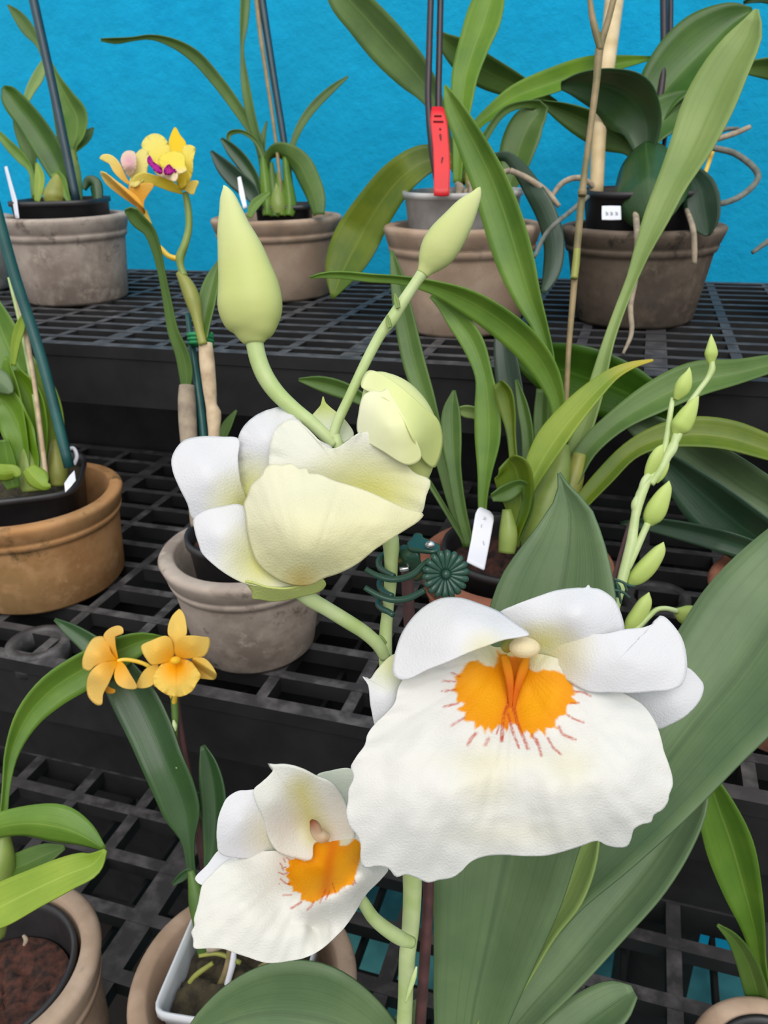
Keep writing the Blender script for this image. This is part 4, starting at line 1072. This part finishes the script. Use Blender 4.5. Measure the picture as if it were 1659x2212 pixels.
# ---- cupped upper flower
fl = empty('flower', W(650, 1090, .30), WO)
fl['label'] = 'cupped greenish-white flower seen from the side'
WHT, CRM, LIM = (233, 233, 236), (236, 234, 206), (222, 220, 140)
petal(fl, 'sepal', 'petal', [(835, 330), (862, 290), (890, 255), (905, 203), (918, 238), (945, 265), (985, 298), (1040, 350), (1082, 428), (1030, 470), (960, 500), (890, 440)], [(905, 205, .334), (860, 300, .335), (1080, 425, .331), (950, 480, .328)], v1, pig=lambda X, r: blend((206, 216, 130), (232, 236, 214), (X[:, 1] - 260) / 130), center=(940, 380), label='green-tipped back sepal')
petal(fl, 'petal', 'petal', [(415, 452), (440, 390), (500, 328), (570, 290), (620, 275), (660, 266), (720, 300), (800, 380), (870, 450), (960, 510), (800, 620), (600, 680), (490, 780), (440, 845), (418, 700), (410, 560)], [(420, 460, .318), (570, 290, .322), (660, 270, .324), (560, 450, .310), (900, 500, .318), (450, 820, .314), (640, 600, .312)], v1, pig=radial(LIM, WHT, (480, 760), 20, 260), ruf=.0006, label=None)
petal(fl, 'petal', 'petal', [(30, 570), (58, 505), (100, 462), (150, 445), (220, 437), (320, 440), (416, 452), (412, 560), (425, 690), (470, 850), (420, 900), (300, 900), (158, 915), (120, 820), (70, 720), (38, 640)], [(30, 570, .312), (220, 440, .316), (415, 460, .314), (220, 640, .302), (460, 840, .313), (160, 905, .306), (350, 860, .307)], v1, pig=radial(LIM, WHT, (450, 850), 20, 260))
petal(fl, 'sepal', 'petal', [(160, 910), (235, 860), (320, 842), (420, 830), (470, 870), (500, 1000), (530, 1140), (590, 1210), (680, 1260), (760, 1290), (680, 1306), (560, 1306), (450, 1285), (330, 1222), (205, 1108), (188, 1060), (165, 985)], [(160, 910, .304), (200, 1105, .300), (330, 1210, .298), (300, 1000, .297), (450, 860, .307), (520, 1140, .303), (740, 1290, .300)], v1, pig=radial(LIM, WHT, (560, 1160), 40, 300), center=(360, 1060))
petal(fl, 'sepal', 'petal', [(455, 1270), (560, 1300), (690, 1312), (800, 1290), (880, 1268), (900, 1262), (920, 1282), (898, 1320), (780, 1358), (620, 1386), (515, 1372), (497, 1372), (492, 1330)], [(470, 1285, .299), (690, 1312, .297), (915, 1280, .303), (620, 1385, .309), (500, 1370, .306)], v1, pig=(214, 222, 138), center=(680, 1340), rings=10, label='pale green lower sepal')
petal(fl, 'petal', 'petal', [(600, 690), (590, 600), (600, 480), (625, 400), (660, 360), (720, 335), (780, 362), (840, 420), (900, 480), (960, 506), (1020, 480), (1100, 422), (1170, 410), (1250, 450), (1312, 502), (1372, 582), (1440, 650), (1524, 692), (1500, 780), (1468, 885), (1380, 880), (1150, 800), (830, 730)], [(720, 340, .312), (620, 480, .306), (960, 505, .308), (1170, 415, .304), (1250, 455, .303), (1520, 695, .302), (1465, 880, .300), (1150, 640, .308), (850, 600, .306), (1000, 740, .311), (620, 660, .306)], v1, pig=lambda X, r: blend((224, 222, 140), (234, 234, 222), (np.hypot((X[:, 0] - 1180) / 1.5, X[:, 1] - 770) - 60) / 260), center=(1000, 640), ruf=.0008)
petal(fl, 'lip', 'petal', [(448, 830), (470, 780), (490, 722), (550, 665), (570, 620), (610, 598), (660, 604), (720, 594), (770, 628), (805, 615), (820, 650), (880, 655), (960, 690), (1150, 750), (1300, 818), (1400, 862), (1484, 886), (1455, 925), (1390, 968), (1300, 1025), (1200, 1090), (1100, 1170), (1000, 1222), (900, 1256), (850, 1286), (750, 1296), (650, 1265), (560, 1202), (512, 1140), (472, 1000), (458, 880)],
      [(450, 850, .304), (600, 610, .303), (820, 650, .299), (1150, 750, .294), (1480, 886, .294), (1200, 1090, .287), (900, 1250, .291), (760, 1290, .295), (650, 1260, .296), (560, 1200, .298), (500, 1060, .298), (700, 900, .283), (1000, 950, .281), (800, 1100, .280), (560, 900, .291), (1250, 900, .286)], v1,
      pig=lambda X, r: (lambda c: c * .55 + blend((232, 190, 90), (238, 236, 212), (np.hypot(X[:, 0] - 780, X[:, 1] - 1290) - 20) / 120) * .45)(blend((228, 222, 146), (238, 236, 208), np.abs(X[:, 1] - 1200 + .25 * (X[:, 0] - 800)) / 480)), ruf=.0003, rfreq=11, rings=30, m=160, center=(850, 960), wr=.0009, base=(790, 1310))
tube(WO, 'pedicel', 'stem', (.31, .334), [(640, 1272, 17), (668, 1293, 17), (706, 1315, 16), (750, 1342, 16), (790, 1368, 15), (818, 1395, 14), (832, 1420, 12)], n=40, seg=18)
leaf(WO, 'pale', .332, [(812, 1372, 1), (820, 1380, 7), (832, 1392, 5)], name='bract')

# ---- large open flower
v2 = (740, 1230, .48222)
fl = empty('flower', W(1100, 1580, .295), WO)
fl['label'] = 'largest white flower, orange throat facing forward'
BLOT = [(690, 370), (720, 385), (750, 390), (840, 400), (835, 440), (860, 462), (900, 450), (960, 455), (1005, 480), (1030, 520), (1035, 545), (1060, 548), (1028, 570), (1050, 598), (1010, 604), (1002, 620), (1002, 652), (962, 662), (950, 690), (962, 712), (910, 712), (905, 748), (878, 718), (845, 757), (828, 722), (802, 748), (780, 702), (748, 690), (735, 730), (716, 705), (698, 698), (668, 738), (650, 706), (638, 742), (618, 700), (592, 718), (590, 682), (545, 682), (550, 642), (512, 628), (546, 602), (508, 592), (516, 556), (488, 540), (510, 512), (500, 482), (532, 460), (556, 422), (600, 410), (640, 432), (672, 436), (690, 420)]
STREAK = [([(748, 590), (722, 650), (714, 710), (714, 768)], 12), ([(762, 600), (782, 690), (808, 750), (831, 806)], 12), ([(740, 650), (762, 730), (788, 800)], 9), ([(868, 762), (880, 800), (889, 836)], 9), ([(850, 745), (872, 785)], 9), ([(918, 758), (940, 800), (975, 830)], 8), ([(970, 705), (985, 740), (1042, 766)], 9), ([(1008, 655), (1035, 672), (1080, 688)], 7), ([(1036, 545), (1080, 552), (1110, 568)], 7), ([(1020, 600), (1058, 598)], 6), ([(445, 546), (505, 541)], 7), ([(455, 617), (515, 602)], 8), ([(488, 700), (520, 680), (545, 668)], 10), ([(563, 785), (575, 760), (596, 738)], 12), ([(640, 786), (652, 764)], 14), ([(712, 770), (718, 740)], 10), ([(448, 500), (506, 502)], 6), ([(488, 465), (525, 482)], 6), ([(1020, 500), (1045, 505)], 6), ([(690, 738), (700, 700)], 6), ([(752, 480), (745, 560), (730, 640)], 7), ([(775, 470), (770, 560), (762, 640)], 6)]
def inpoly(X, P):
    P = np.array(P, float)
    x, y = X[:, 0], X[:, 1]
    r = np.zeros(len(X), bool)
    j = len(P) - 1
    for i in range(len(P)):
        c = ((P[i, 1] > y) != (P[j, 1] > y)) & (x < (P[j, 0] - P[i, 0]) * (y - P[i, 1]) / (P[j, 1] - P[i, 1] + 1e-9) + P[i, 0])
        r ^= c
        j = i
    return r
def segdist(X, a, b):
    a, b = np.array(a, float), np.array(b, float)
    d = b - a
    t = np.clip(((X - a) @ d) / (d @ d), 0, 1)
    return np.linalg.norm(X - a - t[:, None] * d, axis=1)
def polydist(X, P):
    return np.min([segdist(X, P[i], P[(i + 1) % len(P)]) for i in range(len(P))], axis=0)
def throat(P, streaks, base, soft=4., o1=(240, 160, 6), o2=(246, 176, 10), red=(196, 70, 30), axis=None):
    def pig(X, r):
        c = base(X, r)
        ins = inpoly(X, P)
        d = polydist(X, P) * np.where(ins, 1, -1)
        d = d + np.where(np.abs(d) < 40, 1, 0) * np.array([7 * mnoise.noise(Vector((x / 17., y / 17., 4))) for x, y in X])
        spk = np.array([mnoise.noise(Vector((x / 9., y / 9., 8))) for x, y in X])
        f = np.clip(d / soft * .5 + .5, 0, 1)[:, None]
        org_ = blend(o2, o1, np.exp(-(d / 60.) ** 2))
        if axis:
            k = np.exp(-(segdist(X, *axis) / 44.) ** 2)
            org_ = org_ * (1 - .55 * k[:, None]) + np.array(lin((226, 104, 14))) * .55 * k[:, None]
        c = c * (1 - f) + org_ * f
        for pts, wd in streaks:
            ds = np.min([segdist(X, pts[i], pts[i + 1]) for i in range(len(pts) - 1)], axis=0)
            k = np.clip((wd - ds) / wd * 1.6, 0, 1)[:, None] * (.75 if wd < 9.5 or wd == 12 else .6) * np.clip(.85 + 1.1 * spk, .15, 1)[:, None]
            c = c * (1 - k) + np.array(lin(red)) * k
        return c
    return pig
petal(fl, 'sepal', 'petal', [(90, 480), (122, 492), (150, 455), (215, 388), (250, 380), (330, 480), (330, 620), (240, 680), (160, 720), (128, 620), (115, 520)], [(90, 480, .312), (215, 390, .315), (150, 690, .309), (320, 550, .312), (180, 560, .306)], v2, pig=radial((226, 228, 180), WHT, (220, 420), 20, 150), label=None)
petal(fl, 'sepal', 'petal', [(1500, 440), (1545, 440), (1592, 482), (1616, 520), (1602, 580), (1540, 652), (1470, 692), (1410, 714), (1370, 680), (1280, 590), (1250, 540), (1380, 480)], [(1615, 520, .309), (1410, 710, .312), (1260, 550, .316), (1480, 580, .306)], v2, pig=WHT)
petal(fl, 'sepal', 'petal', [(700, 200), (770, 160), (850, 130), (960, 95), (1050, 84), (1090, 82), (1101, 66), (1108, 82), (1150, 90), (1210, 130), (1240, 182), (1262, 270), (1250, 330), (1050, 380), (880, 420), (800, 380), (770, 300)], [(700, 200, .312), (960, 95, .310), (1100, 75, .311), (1260, 270, .308), (1050, 200, .301), (820, 390, .320), (1000, 330, .309), (850, 250, .309)], v2, pig=lambda X, r: (lambda a: a)(blend((226, 226, 160), WHT, (np.hypot((X[:, 0] - 900) / 1.6, X[:, 1] - 330) - 10) / 110)), center=(1010, 240), label=None)
def lipbase(X, r):
    c = blend((226, 218, 150), (236, 235, 231), (np.hypot((X[:, 0] - 770) / 1.5, X[:, 1] - 380) - 20) / 170)
    for cx_, cy_, sx_, sy_, k_ in ((640, 930, 120, 150, .55), (1010, 890, 110, 100, .5), (770, 1180, 260, 60, .3), (700, 860, 300, 40, .3)):     # faint cream flush
        f = (k_ * np.exp(-((X[:, 0] - cx_) / sx_) ** 2 - ((X[:, 1] - cy_) / sy_) ** 2))[:, None]
        c = c * (1 - f) + np.array(lin((236, 230, 196))) * f
    return c
petal(fl, 'lip', 'petal', [(255, 520), (232, 600), (190, 650), (150, 690), (112, 740), (100, 790), (62, 840), (38, 885), (52, 930), (28, 990), (26, 1040), (18, 1085), (34, 1150), (62, 1185), (82, 1232), (80, 1285), (96, 1332), (150, 1326), (205, 1336), (240, 1375), (282, 1364), (330, 1378), (382, 1400), (432, 1388), (490, 1378), (532, 1350), (566, 1314), (615, 1288), (700, 1276), (820, 1282), (920, 1278), (1050, 1242), (1140, 1214), (1180, 1232), (1225, 1242), (1272, 1238), (1292, 1205), (1305, 1160), (1345, 1138), (1380, 1130), (1392, 1098), (1430, 1075), (1455, 1040), (1462, 1005), (1476, 970), (1474, 925), (1458, 870), (1436, 810), (1428, 770), (1402, 690), (1350, 615), (1290, 572), (1200, 530), (1080, 470), (960, 400), (840, 370), (760, 340), (690, 350), (600, 325), (470, 380), (320, 440)],
      [(765, 360, .322), (765, 480, .317), (770, 620, .307), (620, 560, .3075), (910, 560, .3075), (640, 440, .312), (880, 440, .312), (300, 520, .305), (240, 680, .301), (1330, 640, .302), (1150, 520, .307), (500, 480, .309), (330, 800, .290), (560, 800, .293), (770, 850, .2885), (1000, 810, .293), (1240, 830, .290), (100, 1000, .290), (1440, 940, .292), (300, 1100, .2835), (770, 1050, .2865), (1150, 1050, .284), (120, 1310, .293), (400, 1390, .293), (620, 1285, .290), (820, 1275, .2895), (1050, 1240, .290), (1260, 1235, .294), (960, 950, .283), (560, 960, .283), (420, 1250, .287), (1380, 1110, .291)], v2,
      pig=throat(BLOT, STREAK, lipbase, axis=((765, 390), (748, 700))), center=(770, 590), base=(770, 380), rings=100, m=300, ruf=.0006, rfreq=19, th=.0008, wr=.0011, gpow=.95, label=None)
petal(fl, 'petal', 'petal', [(228, 470), (226, 430), (240, 360), (270, 280), (330, 200), (380, 160), (440, 132), (520, 128), (620, 158), (710, 196), (770, 240), (815, 272), (838, 292), (800, 302), (720, 316), (640, 345), (560, 375), (470, 415), (380, 450), (290, 492), (250, 490)], [(230, 460, .301), (330, 200, .308), (520, 130, .310), (710, 200, .306), (836, 292, .297), (600, 350, .291), (400, 430, .294), (280, 485, .298), (500, 240, .297), (650, 260, .295)], v2, pig=radial((226, 222, 180), WHT, (640, 380), 0, 130), center=(480, 290), label=None)
petal(fl, 'petal', 'petal', [(842, 274), (930, 282), (1050, 288), (1180, 288), (1262, 270), (1350, 260), (1395, 240), (1420, 208), (1440, 212), (1482, 252), (1520, 310), (1540, 395), (1538, 470), (1515, 520), (1470, 540), (1400, 545), (1300, 552), (1200, 550), (1100, 545), (1010, 500), (930, 450), (880, 410), (862, 340)], [(842, 278, .316), (870, 400, .319), (1000, 480, .308), (1200, 545, .300), (1400, 545, .298), (1530, 480, .299), (1540, 395, .301), (1425, 212, .306), (1262, 272, .303), (1050, 290, .307), (1250, 400, .296), (1060, 390, .304)], v2, pig=radial((226, 218, 160), WHT, (900, 350), 20, 260), center=(1230, 410), label=None)
bud(fl, 'callus', (.3135, .3095, .3065), [(740 + x * .48222, 1230 + y * .48222, r * .48222) for x, y, r in [(722, 385, 14), (735, 430, 20), (748, 500, 18), (752, 570, 12), (750, 640, 5)]], (224, 112, 14), (244, 168, 20), ridge=.1, seg=14, mat='petal', label='orange ridge in the throat')
bud(fl, 'callus', (.3135, .3095, .3065), [(740 + x * .48222, 1230 + y * .48222, r * .48222) for x, y, r in [(822, 392, 14), (808, 440, 22), (788, 505, 18), (772, 575, 12), (766, 640, 5)]], (224, 112, 14), (244, 168, 20), ridge=.1, seg=14, mat='petal', label='orange ridge in the throat')
cb = blob(fl, 'column', 'petal', W(740 + 815 * .48222, 1230 + 350 * .48222, .304), .0060, .0040, .0062, (240, 226, 186))
tube(fl, 'column_foot', 'bulb_y', (.312, .305), [(740 + 730 * .482, 1230 + 350 * .482, 13), (740 + 760 * .482, 1230 + 330 * .482, 17), (740 + 800 * .482, 1230 + 345 * .482, 16)])

# ---- lower flower
v3 = (400, 1630, .30139)
fl = empty('flower', W(640, 1880, .315), WO)
fl['label'] = 'lower white flower tilted left, orange throat'
petal(fl, 'petal', 'petal', [(940, 155), (1040, 116), (1190, 104), (1230, 200), (1230, 400), (1200, 560), (1080, 480), (1000, 330)], [(1040, 116, .346), (1200, 500, .348), (940, 155, .345), (1220, 200, .346)], v3, pig=(232, 238, 226), label=None)
petal(fl, 'sepal', 'petal', [(245, 685), (160, 790), (72, 892), (125, 935), (230, 850), (330, 770), (420, 720), (360, 650)], [(80, 890, .318), (400, 700, .324), (240, 700, .324)], v3, pig=WHT, label=None)
petal(fl, 'petal', 'petal', [(520, 254), (440, 256), (380, 260), (300, 310), (262, 380), (238, 450), (226, 540), (228, 620), (244, 700), (380, 740), (620, 720), (680, 620), (640, 480), (580, 340)], [(380, 262, .318), (228, 540, .314), (250, 700, .317), (520, 260, .318), (640, 600, .330), (420, 480, .315)], v3, pig=radial((238, 236, 214), WHT, (620, 560), 40, 260))
lowbase = lambda X, r: blend((230, 222, 160), (236, 235, 228), (np.hypot((X[:, 0] - 1020), X[:, 1] - 600) - 20) / 200)
BL3 = [(985, 590), (1040, 560), (1080, 590), (1110, 600), (1112, 655), (1150, 662), (1180, 640), (1215, 600), (1262, 640), (1275, 690), (1250, 780), (1230, 850), (1205, 920), (1140, 950), (1085, 992), (1000, 1020), (920, 1062), (880, 1052), (832, 1044), (835, 1002), (800, 990), (772, 988), (768, 950), (735, 940), (745, 905), (722, 880), (738, 850), (715, 830), (745, 800), (735, 760), (790, 745), (860, 765), (912, 735), (920, 640), (950, 615)]
ST3 = [([(700, 742), (712, 770)], 8), ([(676, 780), (690, 800), (700, 830)], 8), ([(668, 850), (700, 862), (730, 850)], 8), ([(680, 895), (720, 930), (750, 935)], 9), ([(672, 930), (668, 934)], 5), ([(700, 1012), (765, 1010)], 10), ([(762, 1100), (810, 1075), (836, 1060)], 12), ([(880, 1108), (905, 1085), (925, 1055)], 11), ([(970, 1055), (995, 1010), (1010, 975)], 10), ([(1010, 1035), (1040, 985)], 8), ([(1080, 990), (1060, 930)], 7), ([(1200, 930), (1215, 900)], 7), ([(1215, 905), (1222, 920)], 6), ([(720, 740), (745, 755)], 7), ([(690, 820), (720, 810)], 6)]
petal(fl, 'lip', 'petal', [(125, 932), (200, 850), (270, 785), (380, 720), (520, 700), (640, 690), (760, 700), (860, 690), (920, 620), (1010, 560), (1110, 560), (1180, 580), (1240, 570), (1290, 650), (1320, 760), (1370, 790), (1452, 818), (1400, 890), (1300, 992), (1200, 1152), (1130, 1250), (1050, 1332), (970, 1400), (900, 1440), (840, 1460), (750, 1476), (600, 1492), (520, 1475), (450, 1450), (360, 1420), (280, 1392), (150, 1386), (64, 1384), (62, 1330), (48, 1270), (70, 1225), (66, 1180), (85, 1110), (100, 1050), (112, 980)],
      [(125, 935, .316), (380, 720, .324), (640, 700, .330), (1010, 590, .336), (1180, 600, .333), (1300, 700, .322), (1450, 820, .317), (1000, 830, .330), (800, 880, .328), (890, 1240, .3165), (880, 1115, .309), (1000, 1030, .303), (1150, 955, .301), (1250, 880, .302), (1300, 780, .309), (940, 1360, .312), (1050, 1330, .310), (1200, 1150, .313), (1300, 990, .315), (1090, 1130, .309), (600, 1490, .306), (64, 1384, .308), (50, 1200, .311), (400, 1050, .309), (600, 1200, .308), (760, 1200, .312), (870, 1250, .313)], v3,
      pig=throat(BL3, ST3, lowbase, axis=((1060, 640), (1010, 1000))), center=(930, 880), rings=80, m=240, ruf=.0003, rfreq=13, th=.0008, wr=.0010, base=(1040, 560), label=None)
petal(fl, 'sepal', 'petal', [(592, 64), (640, 70), (700, 68), (770, 78), (860, 110), (940, 152), (1050, 200), (1130, 300), (1190, 480), (1212, 610), (1130, 672), (1020, 620), (925, 640), (905, 752), (800, 740), (660, 690), (600, 600), (555, 450), (488, 258), (545, 200), (600, 150), (638, 92)], [(600, 66, .318), (860, 110, .316), (490, 260, .317), (640, 690, .328), (900, 740, .333), (1130, 665, .334), (1200, 560, .332), (1050, 210, .320), (800, 300, .324), (820, 520, .334), (620, 350, .318)], v3, pig=lambda X, r: blend((222, 218, 160), (233, 233, 226), (segdist(X, (830, 250), (930, 560)) - 10) / 150), center=(850, 400), label=None)
cb = bud(fl, 'column', (.325, .329), [(400 + x * .30139, 1630 + y * .30139, r * .30139) for x, y, r in [(905, 475, 14), (930, 510, 38), (950, 560, 42), (985, 585, 46), (1025, 590, 30)]], (226, 206, 176), (150, 82, 48), ridge=.1, seg=18, mat='petal', ramp_at=.5, label='brown-tipped column')
tube(WO, 'pedicel', 'stem', (.322, .345), [(775, 1935, 12), (786, 1952, 13), (806, 1982, 14), (836, 2008, 15), (868, 2028, 15), (890, 2036, 12)], n=36, seg=18)

# ---- second spike with green buds at the right
def V8(pts):
    return [(1250 + x * .3391, 700 + y * .3391, r * .3391) for x, y, r in pts]
tube(WO, 'stem', 'stem', (.45, .44, .43), V8([(600, 470, 14), (585, 560, 18), (565, 690, 18), (545, 800, 20), (500, 900, 24), (430, 1010, 30), (385, 1120, 34), (360, 1230, 28), (335, 1400, 34), (290, 1580, 34), (250, 1740, 30), (180, 2000, 30), (-80, 2900, 30), (-500, 4200, 34), (-1080, 5200, 34)]), n=70, label='second flower stem with green buds')
tube(WO, 'pedicel', 'stem', .447, V8([(850, 240, 16), (848, 290, 22), (820, 350, 18), (760, 430, 18), (700, 520, 20), (640, 700, 24), (590, 790, 26), (545, 870, 24), (500, 940, 18)]))
tube(WO, 'pedicel', 'stem', .447, V8([(620, 700, 20), (600, 790, 30), (560, 850, 30), (520, 930, 30), (460, 1020, 22)]))
tube(WO, 'pedicel', 'stem', .447, V8([(450, 960, 24), (420, 1000, 24), (390, 1080, 20), (360, 1150, 26), (365, 1200, 24)]))
tube(WO, 'pedicel', 'stem', .445, V8([(440, 1270, 22), (400, 1360, 22), (355, 1460, 24), (310, 1560, 22)]))
tube(WO, 'pedicel', 'stem', .445, V8([(630, 1830, 18), (560, 1812, 16), (500, 1818, 16), (450, 1860, 18), (390, 1920, 20), (250, 2060, 20)]))
GB0, GB1 = (180, 200, 108), (196, 212, 130)
for pts_ in ([(845, 64, 2), (844, 95, 14), (844, 150, 32), (842, 190, 40), (842, 230, 28), (846, 262, 15)],
             [(706, 275, 2), (698, 310, 20), (678, 360, 44), (656, 410, 50), (634, 450, 36), (618, 482, 16)],
             [(766, 460, 2), (742, 490, 24), (706, 550, 48), (672, 610, 62), (640, 662, 60), (622, 695, 32), (616, 715, 16)],
             [(536, 766, 2), (516, 800, 28), (490, 850, 40), (464, 905, 38), (444, 950, 28), (432, 985, 16)],
             [(578, 850, 2), (556, 900, 20), (530, 950, 26), (506, 985, 22), (490, 1010, 12)],
             [(576, 998, 2), (562, 1040, 30), (526, 1110, 54), (486, 1190, 66), (456, 1245, 52), (442, 1282, 22)],
             [(541, 1388, 2), (520, 1430, 34), (470, 1500, 54), (410, 1570, 60), (352, 1625, 46), (318, 1658, 18)],
             [(448, 1708, 2), (428, 1760, 38), (384, 1840, 52), (340, 1910, 50), (310, 1955, 28)],
             [(968, 1926, 2), (900, 1905, 30), (810, 1880, 56), (730, 1862, 70), (660, 1846, 56), (615, 1828, 22)],
             [(864, 2002, 2), (800, 2012, 38), (730, 2035, 54), (660, 2062, 52), (600, 2085, 30)]):
    bud(WO, 'bud', (.446, .448), V8(pts_), GB0, GB1, ridge=.06, seg=24)
stake('plant_stake', 'short end of a maroon stake beside the green-budded stem', 'stake_maroon', (.46, .46, .44), V8([(332, 1262, 18), (285, 1420, 18), (235, 1600, 18), (100, 2080, 18), (-600, 4300, 18), (-1020, 5200, 18)]))
e = tag(empty('plant_clip', W(1333, 1285, .44)), 'small dark green clip on the green-budded stem', 'plant clip')
for q_ in ([(225, 1625, 9), (270, 1640, 9), (320, 1665, 9), (360, 1670, 7)], [(225, 1695, 9), (260, 1700, 9), (300, 1720, 9), (325, 1745, 8)], [(240, 1640, 8), (262, 1740, 8), (270, 1780, 8)], [(290, 1650, 8), (310, 1700, 8)]):
    tube(e, 'claw', 'clip', .432, V8(q_), seg=10)
tube(e, 'hinge', 'clip', .436, V8([(225, 1650, 22), (245, 1690, 26), (240, 1740, 18)]))

# ------------------------------------------------------------------ green flower-shaped clip on the main stem
s4 = 300 / 1659
def V4(pts):
    return [(740 + x * s4, 1100 + y * s4, r * s4) for x, y, r in pts]
CL = tag(empty('plant_clip', W(955, 1230, .325)), 'glossy dark green flower-shaped clip on the main stem', 'plant clip')
cc = W(740 + 1225 * s4, 1100 + 775 * s4, .317)
ax, ay, az = Vector(R.col[0]), Vector(R.col[1]), Vector(R.col[2])
q = Matrix.Rotation(math.radians(14), 3, ay)
ax, az = q @ ax, q @ az
Rd = 285 * s4 * .317 / F
vs, fs = [], []
for k in range(18):
    a = 2 * math.pi * (k + .3) / 18
    d = ax * math.cos(a) + ay * math.sin(a)
    e_ = (-ax * math.sin(a) + ay * math.cos(a))
    st = [cc + d * (Rd * f) + az * (h * Rd) for f, h in ((.16, .02), (.35, .06), (.6, .10), (.82, .12), (.94, .08), (1.0, .0))]
    rad = [Rd * r for r in (.04, .07, .115, .155, .14, .06)]
    v2_, f2_ = sweep(st, rad, 12)
    b0 = len(vs)
    vs += v2_
    fs += [tuple(b0 + i for i in f) for f in f2_]
mesh('flower_disc', vs, fs, M['clip'], CL)
vs, fs = [], []
for i in range(9):
    p = math.pi * i / 8
    for k in range(24):
        a = 2 * math.pi * k / 24
        rr = Rd * .86
        vs.append(cc + (ax * math.cos(a) + ay * math.sin(a)) * (rr * math.sin(p)) + az * (Rd * .07 * math.cos(p) - Rd * .05))
for i in range(8):
    for k in range(24):
        fs.append((i * 24 + k, (i + 1) * 24 + k, (i + 1) * 24 + (k + 1) % 24, i * 24 + (k + 1) % 24))
mesh('disc_back', vs, fs, M['clip'], CL)
blob(CL, 'centre_dome', 'clip', cc + az * Rd * .08, Rd * .2, Rd * .2, Rd * .2)
for pts_, t_ in (([(1050, 610, 40), (960, 670, 40), (880, 750, 42), (780, 805, 42), (660, 835, 40), (540, 832, 40), (420, 795, 38), (330, 750, 36), (275, 715, 36)], (.318, .321, .323)),
                 ([(560, 510, 36), (480, 550, 38), (432, 620, 38), (448, 700, 38), (520, 755, 38), (610, 800, 36)], (.338, .330, .322)),
                 ([(980, 965, 38), (900, 1010, 40), (820, 1050, 42), (700, 1080, 40), (560, 1075, 40), (430, 1030, 38), (330, 975, 36), (265, 935, 34)], (.318, .321, .323)),
                 ([(440, 860, 34), (448, 930, 38), (500, 990, 38), (590, 1035, 36)], (.336, .329, .322)),
                 ([(430, 1080, 34), (428, 1140, 38), (480, 1195, 38), (550, 1225, 36), (600, 1262, 34)], (.334, .327, .321))):
    tube(CL, 'claw', 'clip', t_, V4(pts_), seg=14)
o_ = petal(CL, 'hinge_plate', 'clip', [(775, 425), (830, 360), (870, 305), (950, 318), (962, 352), (1060, 400), (1165, 455), (1150, 500), (1100, 520), (1000, 510), (900, 500), (800, 480)], [(775, 425, .327), (870, 305, .334), (1165, 455, .324), (1000, 510, .320), (950, 330, .332)], (740, 1100, s4), rings=6, m=60, th=.0018)
o_ = petal(CL, 'clip_body', 'clip', [(650, 520), (700, 450), (790, 440), (900, 520), (925, 660), (1000, 760), (900, 860), (820, 730), (720, 680)], [(650, 520, .337), (790, 440, .330), (920, 650, .325), (1000, 760, .322), (820, 720, .333), (780, 560, .326)], (740, 1100, s4), rings=8, m=60, th=.002)
blob(CL, 'rivet', 'steel', W(740 + 1045 * s4, 1100 + 425 * s4, .319), 62 * s4 * .319 / F, 50 * s4 * .319 / F, .0015)
tube(CL, 'spring', 'steel', .331, V4([(680, 720, 30), (730, 715, 36), (790, 705, 28)]))
